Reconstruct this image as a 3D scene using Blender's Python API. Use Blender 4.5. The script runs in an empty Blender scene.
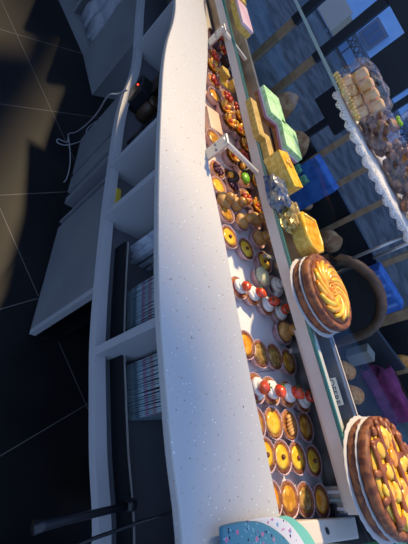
import bpy, bmesh, math, random
from mathutils import Vector, Matrix
random.seed(7)
R = math.radians
SC = bpy.context.scene
COL = SC.collection

# ---------------------------------------------------------------- camera, world, sun, exposure
H, F, PITCH, ROLL = 1.5, 385.0, R(37), R(28.4)
fw = Vector((0, math.cos(PITCH), -math.sin(PITCH)))
upv = Vector((0, math.sin(PITCH), math.cos(PITCH)))
rt = Vector((1, 0, 0))
ix = upv * math.cos(ROLL) + rt * math.sin(ROLL)
iy = upv * math.sin(ROLL) - rt * math.cos(ROLL)
cd = bpy.data.cameras.new('camera')
cam = bpy.data.objects.new('camera', cd)
COL.objects.link(cam)
m3 = Matrix((ix, iy, -fw)).transposed()
cam.matrix_world = Matrix.Translation((0, 0, H)) @ m3.to_4x4()
cd.sensor_fit = 'VERTICAL'
cd.sensor_height = 36
cd.lens = F / 544 * 36
cd.clip_start = 0.02
SC.camera = cam

w = bpy.data.worlds.new('sky')
SC.world = w
w.use_nodes = True
w.node_tree.nodes['Background'].inputs[0].default_value = (0.38, 0.57, 1.0, 1)
w.node_tree.nodes['Background'].inputs[1].default_value = 0.88

SUN = Vector((-0.46, 0.41, 0.79)).normalized()
sd = bpy.data.lights.new('sun', 'SUN')
sd.energy = 5.4
sd.angle = R(3.0)
sd.color = (1.0, 0.77, 0.45)
sun = bpy.data.objects.new('sun', sd)
COL.objects.link(sun)
sun.location = (3, 8, 7)
sun.rotation_euler = SUN.to_track_quat('Z', 'Y').to_euler()
SC.view_settings.view_transform = 'Standard'
SC.view_settings.look = 'None'
SC.view_settings.gamma = 1
SC.view_settings.exposure = 0.0


# ---------------------------------------------------------------- where a sight line meets a level or a wall
def ray(px, py):
    dx, dy = px - 204, py - 272
    return fw * F + ix * dx - iy * dy


def P(px, py, z):
    d = ray(px, py)
    s = (z - H) / d.z
    return Vector((d.x * s, d.y * s, z))


def PY(px, py, y):
    d = ray(px, py)
    s = y / d.y
    return Vector((d.x * s, y, H + d.z * s))


def spline(pts, n=6):
    pts = [Vector(p) for p in pts]
    out = []
    for i in range(len(pts) - 1):
        p0 = pts[max(i - 1, 0)]; p1 = pts[i]; p2 = pts[i + 1]; p3 = pts[min(i + 2, len(pts) - 1)]
        for k in range(n):
            t = k / n
            out.append(0.5 * ((2 * p1) + (p2 - p0) * t + (2 * p0 - 5 * p1 + 4 * p2 - p3) * t * t + (3 * p1 - p0 - 3 * p2 + p3) * t ** 3))
    out.append(pts[-1])
    return out


# ---------------------------------------------------------------- materials
def mat(name, c, rough=0.5, metal=0.0, c2=None, scale=40, bump=0.0, spec=0.5, detail=3, lo=0.4, hi=0.6, coat=0.0, emit=0.0):
    m = bpy.data.materials.new(name)
    m.use_nodes = True
    nt = m.node_tree
    b = nt.nodes['Principled BSDF']
    b.inputs['Base Color'].default_value = (*c, 1)
    b.inputs['Roughness'].default_value = rough
    b.inputs['Metallic'].default_value = metal
    b.inputs['Specular IOR Level'].default_value = spec
    b.inputs['Coat Weight'].default_value = coat
    if emit:
        b.inputs['Emission Color'].default_value = (*c, 1)
        b.inputs['Emission Strength'].default_value = emit
    if c2 is not None or bump:
        tc = nt.nodes.new('ShaderNodeTexCoord')
        n = nt.nodes.new('ShaderNodeTexNoise')
        n.inputs['Scale'].default_value = scale
        n.inputs['Detail'].default_value = detail
        nt.links.new(tc.outputs['Object'], n.inputs['Vector'])
        if c2 is not None:
            r = nt.nodes.new('ShaderNodeValToRGB')
            r.color_ramp.elements[0].position = lo
            r.color_ramp.elements[1].position = hi
            r.color_ramp.elements[0].color = (*c, 1)
            r.color_ramp.elements[1].color = (*c2, 1)
            nt.links.new(n.outputs['Fac'], r.inputs['Fac'])
            nt.links.new(r.outputs['Color'], b.inputs['Base Color'])
        if bump:
            bp = nt.nodes.new('ShaderNodeBump')
            bp.inputs['Strength'].default_value = bump
            bp.inputs['Distance'].default_value = 0.004
            nt.links.new(n.outputs['Fac'], bp.inputs['Height'])
            nt.links.new(bp.outputs['Normal'], b.inputs['Normal'])
    return m


def film(name, tint, gloss_rough=0.05, base=0.06, boost=1.0):
    m = bpy.data.materials.new(name)
    m.use_nodes = True
    nt = m.node_tree
    for n in list(nt.nodes):
        if n.type == 'BSDF_PRINCIPLED':
            nt.nodes.remove(n)
    out = [n for n in nt.nodes if n.type == 'OUTPUT_MATERIAL'][0]
    t = nt.nodes.new('ShaderNodeBsdfTransparent'); t.inputs[0].default_value = (*tint, 1)
    g = nt.nodes.new('ShaderNodeBsdfGlossy'); g.inputs['Roughness'].default_value = gloss_rough
    lw = nt.nodes.new('ShaderNodeLayerWeight'); lw.inputs['Blend'].default_value = 0.12
    ma = nt.nodes.new('ShaderNodeMath'); ma.operation = 'MULTIPLY_ADD'
    ma.inputs[1].default_value = 0.5 * boost; ma.inputs[2].default_value = base
    ma.use_clamp = True
    mx = nt.nodes.new('ShaderNodeMixShader')
    nt.links.new(lw.outputs['Facing'], ma.inputs[0])
    nt.links.new(ma.outputs[0], mx.inputs[0])
    nt.links.new(t.outputs[0], mx.inputs[1]); nt.links.new(g.outputs[0], mx.inputs[2])
    nt.links.new(mx.outputs[0], out.inputs['Surface'])
    return m


M = {}
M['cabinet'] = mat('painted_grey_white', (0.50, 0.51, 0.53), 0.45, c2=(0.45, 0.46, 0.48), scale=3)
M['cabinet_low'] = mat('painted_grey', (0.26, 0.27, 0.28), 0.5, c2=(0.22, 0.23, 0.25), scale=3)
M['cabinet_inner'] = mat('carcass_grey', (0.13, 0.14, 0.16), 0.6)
M['cabinet_dark'] = mat('carcass_shadow_grey', (0.20, 0.22, 0.24), 0.6)  # plain grey of the chiller cabinet body
M['black'] = mat('black_plastic', (0.008, 0.009, 0.012), 0.45)
M['blackm'] = mat('black_metal', (0.012, 0.013, 0.017), 0.35, spec=0.6)
M['steel'] = mat('brushed_steel', (0.45, 0.42, 0.39), 0.35, 0.85, c2=(0.30, 0.27, 0.24), scale=12)
M['cream'] = mat('cream_frame', (0.66, 0.60, 0.53), 0.5, c2=(0.60, 0.54, 0.47), scale=8)
M['alu'] = mat('aluminium', (0.62, 0.60, 0.57), 0.38, 0.6)
M['tray'] = mat('white_tray', (0.80, 0.79, 0.80), 0.35)
M['white'] = mat('white_card', (0.82, 0.80, 0.78), 0.6)
M['glass'] = film('clear_glass', (0.96, 0.985, 0.98), 0.02, 0.012, 0.3)
M['glass_edge'] = mat('teal_glass_edge', (0.03, 0.19, 0.17), 0.1, spec=0.8)
M['pale_edge'] = mat('pale_glass_edge', (0.35, 0.48, 0.46), 0.15, spec=0.8)
M['film'] = film('cellophane', (0.97, 0.97, 0.97), 0.10, 0.10, 1.4)
M['peachpaper'] = mat('peach_tray_paper', (0.86, 0.66, 0.52), 0.6)  # warm glow reflected among the pastries, put into the tray colour
M['paper'] = mat('mauve_paper_case', (0.62, 0.32, 0.32), 0.7, c2=(0.80, 0.56, 0.54), scale=60)
M['paper_rim'] = mat('pale_paper_rim', (0.66, 0.47, 0.50), 0.7)
M['crust'] = mat('baked_crust', (0.27, 0.085, 0.022), 0.6, c2=(0.48, 0.19, 0.05), scale=70, bump=0.5)
M['crust_dark'] = mat('dark_crust', (0.13, 0.035, 0.018), 0.6, c2=(0.32, 0.11, 0.035), scale=60, bump=0.5)
M['custard'] = mat('yellow_custard', (0.90, 0.46, 0.02), 0.22, c2=(0.97, 0.66, 0.08), scale=45, bump=0.2, coat=0.4)
M['orange'] = mat('orange_filling', (0.92, 0.30, 0.01), 0.2, c2=(0.98, 0.52, 0.05), scale=50, bump=0.3, coat=0.5)
M['amber'] = mat('amber_glaze', (0.50, 0.21, 0.02), 0.22, c2=(0.80, 0.42, 0.05), scale=60, bump=0.5, coat=0.4)
M['olive'] = mat('brown_nut_glaze', (0.20, 0.11, 0.025), 0.25, c2=(0.46, 0.27, 0.07), scale=80, bump=0.5, coat=0.4)
M['red'] = mat('red_berry', (0.62, 0.03, 0.015), 0.2, c2=(0.78, 0.10, 0.03), scale=60, bump=0.2, coat=0.5)
M['jam'] = mat('red_jam', (0.34, 0.03, 0.03), 0.25, c2=(0.48, 0.08, 0.05), scale=60, coat=0.4)
M['pinkfruit'] = mat('pink_fruit', (0.85, 0.22, 0.14), 0.3)
M['dark'] = mat('dark_chocolate', (0.035, 0.018, 0.014), 0.35, c2=(0.07, 0.03, 0.02), scale=60)
M['berry'] = mat('dark_berry', (0.06, 0.02, 0.045), 0.35, c2=(0.20, 0.05, 0.08), scale=90, bump=0.4)
M['cream_top'] = mat('whipped_cream', (0.88, 0.85, 0.78), 0.45)
M['pistachio'] = mat('pale_pistachio_crumbs', (0.62, 0.60, 0.32), 0.7, c2=(0.78, 0.74, 0.52), scale=150, bump=0.6)
M['brownglaze'] = mat('glazed_brown_pastry', (0.22, 0.060, 0.016), 0.4, c2=(0.36, 0.11, 0.03), scale=50, coat=0.0)
M['boardwhite'] = mat('matt_white_board', (0.55, 0.53, 0.52), 0.7)
M['brightyellow'] = mat('bright_yellow_fruit', (0.92, 0.50, 0.02), 0.25, c2=(0.95, 0.66, 0.07), scale=40, coat=0.4)
M['leaf'] = mat('green_leaf', (0.06, 0.14, 0.03), 0.5)
M['lime'] = mat('lime_green_icing', (0.25, 0.62, 0.04), 0.3)
M['choux'] = mat('choux_pastry', (0.50, 0.24, 0.06), 0.55, c2=(0.70, 0.40, 0.13), scale=50, bump=0.5)
M['caramel'] = mat('caramel_icing', (0.55, 0.27, 0.05), 0.25, c2=(0.40, 0.18, 0.05), scale=20, coat=0.4)
M['peach'] = mat('peach_sponge', (0.82, 0.52, 0.34), 0.6, c2=(0.88, 0.62, 0.44), scale=12)
M['sponge'] = mat('yellow_sponge', (0.72, 0.42, 0.06), 0.7, c2=(0.85, 0.58, 0.14), scale=90, bump=0.5)
M['pinkice'] = mat('pink_icing', (0.84, 0.48, 0.50), 0.35, c2=(0.88, 0.62, 0.62), scale=20)
M['greenice'] = mat('pistachio_icing', (0.38, 0.74, 0.28), 0.45, c2=(0.66, 0.92, 0.52), scale=60, bump=1.0)
M['mauvecream'] = mat('mauve_cream', (0.55, 0.24, 0.30), 0.5)
M['wood'] = mat('brown_wood', (0.36, 0.21, 0.10), 0.55, c2=(0.46, 0.29, 0.15), scale=14)  # brown haze of the glass, put into the colour of black bars
M['wood_dark'] = mat('dark_wood', (0.055, 0.030, 0.018), 0.5, c2=(0.09, 0.05, 0.03), scale=14)
M['wood_brown'] = mat('mid_brown_wood', (0.12, 0.06, 0.03), 0.5, c2=(0.18, 0.09, 0.045), scale=14)
M['table'] = mat('dark_table_top', (0.035, 0.024, 0.015), 0.8, c2=(0.06, 0.04, 0.025), scale=5, spec=0.15)
M['bread'] = mat('bread_crust', (0.50, 0.20, 0.08), 0.8, c2=(0.78, 0.42, 0.20), scale=18, bump=0.6)
M['croissant'] = mat('croissant_crust', (0.62, 0.20, 0.03), 0.5, c2=(0.85, 0.38, 0.07), scale=40, bump=0.4)
M['bluebag'] = mat('blue_bag', (0.03, 0.12, 0.42), 0.5, c2=(0.06, 0.20, 0.60), scale=14, bump=0.5)
M['bluestripe'] = mat('pale_blue_stripe', (0.18, 0.34, 0.68), 0.5)
M['greenwrap'] = mat('green_wrapper', (0.16, 0.42, 0.20), 0.4, c2=(0.3, 0.6, 0.35), scale=60, bump=0.4)
M['magenta'] = mat('magenta_cloth', (0.22, 0.02, 0.10), 0.8, c2=(0.34, 0.04, 0.16), scale=20, bump=0.4)
M['greybeige'] = mat('grey_beige_card', (0.34, 0.30, 0.26), 0.7)
M['slate'] = mat('slate_board', (0.03, 0.035, 0.045), 0.5)
M['facade'] = mat('black_facade', (0.012, 0.013, 0.018), 0.5)
M['building'] = mat('blue_render', (0.32, 0.56, 0.98), 0.9, c2=(0.38, 0.62, 1.0), scale=2)
M['bwin'] = mat('blue_shutter', (0.07, 0.14, 0.32), 0.6)
M['btrim'] = mat('grey_blue_trim', (0.16, 0.20, 0.30), 0.8)
M['ringm'] = mat('iron_ring', (0.10, 0.11, 0.15), 0.7)
M['street'] = mat('street_paving', (0.060, 0.055, 0.055), 0.9, c2=(0.13, 0.12, 0.12), scale=3)
M['beigeboard'] = mat('beige_board', (0.52, 0.46, 0.44), 0.8)
M['cardgrey'] = mat('blue_grey_card', (0.26, 0.29, 0.33), 0.7)
M['tanboard'] = mat('tan_panel', (0.42, 0.36, 0.28), 0.8)
M['gold'] = mat('gold_wafer_ridge', (0.62, 0.42, 0.12), 0.45, c2=(0.78, 0.60, 0.24), scale=60)
M['biscuit'] = mat('tan_biscuit', (0.78, 0.42, 0.14), 0.6, c2=(0.90, 0.60, 0.27), scale=45, bump=0.3)
M['cookie'] = mat('brown_cookie', (0.16, 0.06, 0.03), 0.5, c2=(0.34, 0.15, 0.07), scale=50, bump=0.6)
M['greentie'] = mat('lime_tie', (0.35, 0.75, 0.03), 0.4)
M['orangetie'] = mat('orange_tie', (0.90, 0.20, 0.02), 0.4)
M['pinktie'] = mat('pink_tie', (0.75, 0.06, 0.16), 0.4)
M['cable'] = mat('grey_cable', (0.38, 0.39, 0.40), 0.5)
M['yellow'] = mat('yellow_tape', (0.62, 0.45, 0.04), 0.5)
M['cupdark'] = mat('dark_blue_ball', (0.035, 0.06, 0.12), 0.5)
M['brownjar'] = mat('brown_jar', (0.06, 0.035, 0.018), 0.35)
M['led'] = mat('red_led', (1.0, 0.05, 0.02), 0.4, emit=4.0)
M['mint'] = mat('mint_green_paper', (0.16, 0.50, 0.42), 0.5)
M['bagfold'] = mat('folded_plastic', (0.34, 0.40, 0.48), 0.4, c2=(0.55, 0.60, 0.66), scale=30, bump=0.5)
M['plastic_bag'] = mat('grey_carrier_bag', (0.30, 0.33, 0.37), 0.45, c2=(0.44, 0.46, 0.50), scale=14, bump=0.8)
M['goldfoil'] = mat('gold_foil', (0.30, 0.20, 0.05), 0.25, 0.5, c2=(0.75, 0.55, 0.20), scale=90, bump=0.9)
M['bluefoil'] = mat('blue_foil', (0.05, 0.09, 0.20), 0.25, 0.3, c2=(0.30, 0.28, 0.24), scale=50, bump=0.9)
M['yellowbar'] = mat('yellow_brown_bar', (0.45, 0.28, 0.05), 0.6, c2=(0.60, 0.40, 0.10), scale=60, bump=0.4)


def floral(name, base, spots):
    m = mat(name, base, 0.5)
    nt = m.node_tree; b = nt.nodes['Principled BSDF']
    tc = nt.nodes.new('ShaderNodeTexCoord')
    prev = None
    for i, (c, sc, th) in enumerate(spots):
        v = nt.nodes.new('ShaderNodeTexVoronoi'); v.inputs['Scale'].default_value = sc
        mp = nt.nodes.new('ShaderNodeMapping'); mp.inputs['Location'].default_value = (i * 3.3, i * 1.7, 0)
        mp.inputs['Scale'].default_value = (1, 1, 0.01)
        nt.links.new(tc.outputs['Object'], mp.inputs['Vector']); nt.links.new(mp.outputs[0], v.inputs['Vector'])
        lt = nt.nodes.new('ShaderNodeMath'); lt.operation = 'LESS_THAN'; lt.inputs[1].default_value = th
        nt.links.new(v.outputs['Distance'], lt.inputs[0])
        mx = nt.nodes.new('ShaderNodeMix'); mx.data_type = 'RGBA'
        mx.inputs['B'].default_value = (*c, 1)
        if prev is None:
            mx.inputs['A'].default_value = (*base, 1)
        else:
            nt.links.new(prev.outputs['Result'], mx.inputs['A'])
        nt.links.new(lt.outputs[0], mx.inputs['Factor'])
        prev = mx
    nt.links.new(prev.outputs['Result'], b.inputs['Base Color'])
    return m


M['floral_blue'] = floral('blue_floral_paper', (0.07, 0.24, 0.33), [((0.45, 0.16, 0.30), 70, 0.26), ((0.02, 0.03, 0.06), 95, 0.22), ((0.25, 0.45, 0.6), 130, 0.2)])
M['floral_white'] = floral('white_floral_paper', (0.66, 0.66, 0.70), [((0.14, 0.32, 0.55), 55, 0.22), ((0.50, 0.16, 0.35), 85, 0.2), ((0.03, 0.04, 0.09), 70, 0.17)])


def worktop_mat():
    m = mat('speckled_solid_surface', (0.61, 0.59, 0.56), 0.5, spec=0.3)
    nt = m.node_tree; b = nt.nodes['Principled BSDF']
    tc = nt.nodes.new('ShaderNodeTexCoord')
    prev = None
    for i, (c, sc, th) in enumerate([((0.30, 0.22, 0.16), 48, 0.075), ((0.50, 0.42, 0.34), 90, 0.13), ((0.95, 0.95, 0.93), 75, 0.10), ((0.22, 0.10, 0.06), 26, 0.05)]):
        v = nt.nodes.new('ShaderNodeTexVoronoi'); v.inputs['Scale'].default_value = sc
        mp = nt.nodes.new('ShaderNodeMapping'); mp.inputs['Location'].default_value = (i * 7.3, i * 2.7, 0.3 * i)
        nt.links.new(tc.outputs['Object'], mp.inputs['Vector']); nt.links.new(mp.outputs[0], v.inputs['Vector'])
        lt = nt.nodes.new('ShaderNodeMath'); lt.operation = 'LESS_THAN'; lt.inputs[1].default_value = th
        nt.links.new(v.outputs['Distance'], lt.inputs[0])
        mx = nt.nodes.new('ShaderNodeMix'); mx.data_type = 'RGBA'
        mx.inputs['B'].default_value = (*c, 1)
        if prev is None:
            mx.inputs['A'].default_value = (0.61, 0.59, 0.56, 1)
        else:
            nt.links.new(prev.outputs['Result'], mx.inputs['A'])
        nt.links.new(lt.outputs[0], mx.inputs['Factor'])
        prev = mx
    nt.links.new(prev.outputs['Result'], b.inputs['Base Color'])
    return m


M['worktop'] = worktop_mat()


def floor_mat():
    m = mat('black_floor_tile', (0.012, 0.013, 0.017), 0.5, spec=0.25)
    nt = m.node_tree; b = nt.nodes['Principled BSDF']
    tc = nt.nodes.new('ShaderNodeTexCoord')
    mp = nt.nodes.new('ShaderNodeMapping'); mp.inputs['Rotation'].default_value = (0, 0, R(5))
    nt.links.new(tc.outputs['Object'], mp.inputs['Vector'])
    sx = nt.nodes.new('ShaderNodeSeparateXYZ'); nt.links.new(mp.outputs[0], sx.inputs[0])
    masks = []
    for axis, off, size in (('X', -0.173, 0.485), ('Y', -0.868, 0.50)):
        a = nt.nodes.new('ShaderNodeMath'); a.operation = 'ADD'; a.inputs[1].default_value = off + 20 * size
        nt.links.new(sx.outputs[axis], a.inputs[0])
        mo = nt.nodes.new('ShaderNodeMath'); mo.operation = 'MODULO'; mo.inputs[1].default_value = size
        nt.links.new(a.outputs[0], mo.inputs[0])
        l = nt.nodes.new('ShaderNodeMath'); l.operation = 'LESS_THAN'; l.inputs[1].default_value = 0.0035
        nt.links.new(mo.outputs[0], l.inputs[0]); masks.append(l)
    mxm = nt.nodes.new('ShaderNodeMath'); mxm.operation = 'MAXIMUM'
    nt.links.new(masks[0].outputs[0], mxm.inputs[0]); nt.links.new(masks[1].outputs[0], mxm.inputs[1])
    n = nt.nodes.new('ShaderNodeTexNoise'); n.inputs['Scale'].default_value = 4
    nt.links.new(tc.outputs['Object'], n.inputs['Vector'])
    r = nt.nodes.new('ShaderNodeValToRGB')
    r.color_ramp.elements[0].position = .35; r.color_ramp.elements[1].position = .7
    r.color_ramp.elements[0].color = (0.008, 0.008, 0.010, 1); r.color_ramp.elements[1].color = (0.016, 0.015, 0.016, 1)
    nt.links.new(n.outputs['Fac'], r.inputs['Fac'])
    mx = nt.nodes.new('ShaderNodeMix'); mx.data_type = 'RGBA'; mx.inputs['B'].default_value = (0.16, 0.15, 0.14, 1)
    nt.links.new(r.outputs['Color'], mx.inputs['A']); nt.links.new(mxm.outputs[0], mx.inputs['Factor'])
    nt.links.new(mx.outputs['Result'], b.inputs['Base Color'])
    return m


M['floor'] = floor_mat()


def band_mat():
    m = mat('banded_card_edges', (0.3, 0.4, 0.42), 0.7)
    nt = m.node_tree; b = nt.nodes['Principled BSDF']
    tc = nt.nodes.new('ShaderNodeTexCoord'); sx = nt.nodes.new('ShaderNodeSeparateXYZ')
    nt.links.new(tc.outputs['Object'], sx.inputs[0])
    mul = nt.nodes.new('ShaderNodeMath'); mul.operation = 'MULTIPLY'; mul.inputs[1].default_value = 1 / 0.165
    nt.links.new(sx.outputs['Z'], mul.inputs[0])
    r = nt.nodes.new('ShaderNodeValToRGB'); r.color_ramp.interpolation = 'CONSTANT'
    cols = [(0, (0.46, 0.62, 0.68)), (.16, (0.20, 0.30, 0.38)), (.24, (0.36, 0.50, 0.55)), (.36, (0.34, 0.22, 0.32)), (.44, (0.30, 0.42, 0.46)), (.52, (0.36, 0.24, 0.28)), (.60, (0.40, 0.52, 0.54)), (.74, (0.22, 0.32, 0.30)), (.84, (0.36, 0.40, 0.38))]
    e = r.color_ramp.elements
    e[0].position = 0; e[0].color = (*cols[0][1], 1); e[1].position = cols[1][0]; e[1].color = (*cols[1][1], 1)
    for p_, c_ in cols[2:]:
        k = e.new(p_); k.color = (*c_, 1)
    nt.links.new(mul.outputs[0], r.inputs['Fac']); nt.links.new(r.outputs['Color'], b.inputs['Base Color'])
    return m


M['bands'] = band_mat()


def lace_mat():
    m = mat('paper_lace', (0.86, 0.82, 0.76), 0.8)
    nt = m.node_tree
    b = nt.nodes['Principled BSDF']; out = [n for n in nt.nodes if n.type == 'OUTPUT_MATERIAL'][0]
    tc = nt.nodes.new('ShaderNodeTexCoord')
    v = nt.nodes.new('ShaderNodeTexVoronoi'); v.inputs['Scale'].default_value = 190
    nt.links.new(tc.outputs['Object'], v.inputs['Vector'])
    lt = nt.nodes.new('ShaderNodeMath'); lt.operation = 'LESS_THAN'; lt.inputs[1].default_value = 0.34
    nt.links.new(v.outputs['Distance'], lt.inputs[0])
    t = nt.nodes.new('ShaderNodeBsdfTransparent'); mx = nt.nodes.new('ShaderNodeMixShader')
    nt.links.new(lt.outputs[0], mx.inputs[0]); nt.links.new(b.outputs[0], mx.inputs[1]); nt.links.new(t.outputs[0], mx.inputs[2])
    nt.links.new(mx.outputs[0], out.inputs['Surface'])
    return m


M['lace'] = lace_mat()


# ---------------------------------------------------------------- mesh helpers
def obj(name, bm, m, parent=None, smooth=False):
    me = bpy.data.meshes.new(name)
    if isinstance(bm, bmesh.types.BMesh):
        bmesh.ops.recalc_face_normals(bm, faces=bm.faces)
        bm.to_mesh(me); bm.free()
    else:
        me = bm
    if smooth:
        for p in me.polygons:
            p.use_smooth = True
    if m is not None and not me.materials:
        for mm in (m if isinstance(m, (list, tuple)) else [m]):
            me.materials.append(mm)
    o = bpy.data.objects.new(name, me)
    COL.objects.link(o)
    if parent is not None:
        o.parent = parent
    return o


def tag(o, label, cat, group=None):
    o['label'] = label; o['category'] = cat
    if group:
        o['group'] = group
    return o


def thing(name, label, cat, loc=(0, 0, 0), rz=0, group=None):
    o = bpy.data.objects.new(name, None)
    o.empty_display_size = 0.02
    COL.objects.link(o)
    o.location = loc; o.rotation_euler = (0, 0, rz)
    return tag(o, label, cat, group)


def struct(o):
    o['kind'] = 'structure'
    return o


def box(bm, c, s, rz=0, bevel=0, rx=0, ry=0):
    r = bmesh.ops.create_cube(bm, size=1)
    vs = r['verts']
    bmesh.ops.scale(bm, vec=s, verts=vs)
    if bevel:
        es = list({e for v in vs for e in v.link_edges})
        q = bmesh.ops.bevel(bm, geom=es, offset=bevel, segments=2, affect='EDGES', profile=0.6)
        vs = list({v for f in q['faces'] for v in f.verts} | {v for v in vs if v.is_valid})
        # the beveled cube is one island: collect it
        seen = set(vs); stack = list(vs)
        while stack:
            v = stack.pop()
            for e in v.link_edges:
                o = e.other_vert(v)
                if o not in seen:
                    seen.add(o); stack.append(o)
        vs = list(seen)
    mt = Matrix.Translation(c) @ Matrix.Rotation(rz, 4, 'Z') @ Matrix.Rotation(ry, 4, 'Y') @ Matrix.Rotation(rx, 4, 'X')
    bmesh.ops.transform(bm, matrix=mt, verts=vs)
    return vs


def B():
    return bmesh.new()


def boxo(name, c, s, m, parent=None, rz=0, bevel=0, rx=0, ry=0):
    b = B(); box(b, (0, 0, 0), s, 0, bevel)
    o = obj(name, b, m, parent)
    o.location = c; o.rotation_euler = (rx, ry, rz)
    return o


def seg(bm, a, b, wd, z0, z1, side=0):
    """upright board from a to b (xy), thickness wd"""
    a = Vector((a[0], a[1])); b = Vector((b[0], b[1]))
    d = (b - a); L = d.length; d.normalize(); n = Vector((-d.y, d.x))
    c = (a + b) / 2 + n * wd * side * 0.5
    box(bm, (c.x, c.y, (z0 + z1) / 2), (L, wd, z1 - z0), math.atan2(d.y, d.x))


def prism(bm, pts, z0, z1):
    lo = [bm.verts.new((p[0], p[1], z0)) for p in pts]
    hi = [bm.verts.new((p[0], p[1], z1)) for p in pts]
    n = len(pts)
    bm.faces.new(lo[::-1]); bm.faces.new(hi)
    for i in range(n):
        bm.faces.new((lo[i], lo[(i + 1) % n], hi[(i + 1) % n], hi[i]))


def strip(bm, A, Bp, z0, z1):
    """solid slab between two equally long polylines, z per side may be tuples (za, zb)"""
    za0, zb0 = z0 if isinstance(z0, tuple) else (z0, z0)
    za1, zb1 = z1 if isinstance(z1, tuple) else (z1, z1)
    rows = []
    for a, b in zip(A, Bp):
        rows.append([bm.verts.new((a[0], a[1], za0)), bm.verts.new((b[0], b[1], zb0)), bm.verts.new((b[0], b[1], zb1)), bm.verts.new((a[0], a[1], za1))])
    for r, s in zip(rows, rows[1:]):
        for i in range(4):
            j = (i + 1) % 4
            bm.faces.new((r[i], r[j], s[j], s[i]))
    bm.faces.new(rows[0]); bm.faces.new(rows[-1][::-1])


def lathe(bm, prof, n=28, flute=0, fa=0.0, sx=1, sy=1, off=(0, 0, 0), cap=True):
    rings = []
    for (r, z) in prof:
        ring = []
        for k in range(n):
            t = 2 * math.pi * k / n
            rr = r * (1 + (fa * math.cos(flute * t) if flute else 0))
            ring.append(bm.verts.new((off[0] + rr * math.cos(t) * sx, off[1] + rr * math.sin(t) * sy, off[2] + z)))
        rings.append(ring)
    for a, b in zip(rings, rings[1:]):
        for k in range(n):
            bm.faces.new((a[k], a[(k + 1) % n], b[(k + 1) % n], b[k]))
    if cap:
        bm.faces.new(rings[0][::-1]); bm.faces.new(rings[-1])
    else:
        for k in range(n):
            bm.faces.new((rings[-1][k], rings[-1][(k + 1) % n], rings[0][(k + 1) % n], rings[0][k]))


def ball(bm, c, s, sub=2, jitter=0.0, rot=None):
    r = bmesh.ops.create_icosphere(bm, subdivisions=sub, radius=1)
    vs = r['verts']
    if jitter:
        for v in vs:
            v.co *= 1 + random.uniform(-jitter, jitter)
    bmesh.ops.scale(bm, vec=s, verts=vs)
    if rot is not None:
        bmesh.ops.rotate(bm, cent=(0, 0, 0), matrix=rot, verts=vs)
    bmesh.ops.translate(bm, vec=c, verts=vs)


def tube(bm, pts, r, n=8):
    pts = [Vector(p) for p in pts]
    rings = []
    rr = r if callable(r) else (lambda t: r)
    for i, p in enumerate(pts):
        d = (pts[min(i + 1, len(pts) - 1)] - pts[max(i - 1, 0)]).normalized()
        a = Vector((0, 0, 1)) if abs(d.z) < .9 else Vector((1, 0, 0))
        u = d.cross(a).normalized(); v = d.cross(u).normalized()
        q = rr(i / (len(pts) - 1))
        rings.append([bm.verts.new(p + (u * math.cos(2 * math.pi * k / n) + v * math.sin(2 * math.pi * k / n)) * q) for k in range(n)])
    for a, b in zip(rings, rings[1:]):
        for k in range(n):
            bm.faces.new((a[k], a[(k + 1) % n], b[(k + 1) % n], b[k]))
    bm.faces.new(rings[0][::-1]); bm.faces.new(rings[-1])


# ---------------------------------------------------------------- the room
WT = 1.0        # worktop level
TR = 0.95       # tray level
GT = 1.08       # top of the glass
b = B(); box(b, (-0.2, -1.65, -0.02), (6.4, 9.9, 0.04)); struct(obj('floor', b, M['floor']))
FY = 3.2
TB = 0.38       # low table by the window
fr = thing('window_1', '', '')
del fr['label']; del fr['category']; struct(fr)
fr.location = (0, FY, 0)
for x, wd in ((-2.2, .05), (-1.75, .05), (-1.33, .05), (-1.01, .055), (-0.38, .045), (-0.105, .045), (0.175, .045), (0.62, .045), (1.05, .085), (1.5, .05), (1.95, .05)):
    boxo('mullion', (x, 0, 0.475), (wd, .06, 0.95), M['wood'], fr, bevel=.003)  # lower length painted as if seen through hazy glass
    if x > -0.4:
        boxo('mullion_top', (x, 0, 1.225), (wd, .06, 0.55), M['facade'], fr, bevel=.003)
    else:
        boxo('mullion_top', (x, 0, 1.225), (wd + .012, .06, 0.55), M['facade'], fr, bevel=.003)
boxo('pane', (-0.2, 0.0, 0.95), (6.2, .006, 1.1), M['glass'], fr)
boxo('transom', (-0.2, 0, 1.57), (6.2, .08, .14), M['facade'], fr, bevel=.004)
boxo('sill_panel', (-1.9, .06, 0.16), (2.8, .04, 0.32), M['facade'], fr)
boxo('sill_panel', (1.2, .06, 0.32), (3.5, .04, 0.64), M['facade'], fr)
boxo('column', (-0.60, 0.0, 1.2), (.31, .07, .75), M['facade'], fr)
boxo('column_post', (-0.57, 0.0, 0.42), (.05, .07, .82), M['facade'], fr)
b = B()
box(b, (-0.2, FY + .02, 1.80), (6.2, .12, .3))
box(b, (2.95, FY + .02, 1.3), (.12, .12, 2.6))
box(b, (-3.07, FY + .02, 7.0), (.66, .12, 1.9))  # unseen soffit block, added to shade the near end of the worktop
struct(obj('wall_front', b, M['facade']))
b = B()
box(b, (-3.4, .50, 2.0), (.1, 4.0, 4.0))  # unseen side wall, shaped to block sun; its gap lights a floor patch
box(b, (-3.4, 2.8, 3.65), (.1, .7, .7))
box(b, (-3.4, 2.8, 1.15), (.1, .7, 2.3))
box(b, (-3.4, 3.2, 3.975), (.1, .1, 7.95))  # unseen pier, added to carry the sun-blocking soffit
struct(obj('wall_left', b, M['facade']))
struct(boxo('wall_right', (2.95, FY - .15, 1.3), (.1, .2, 2.6), M['facade']))

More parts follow.
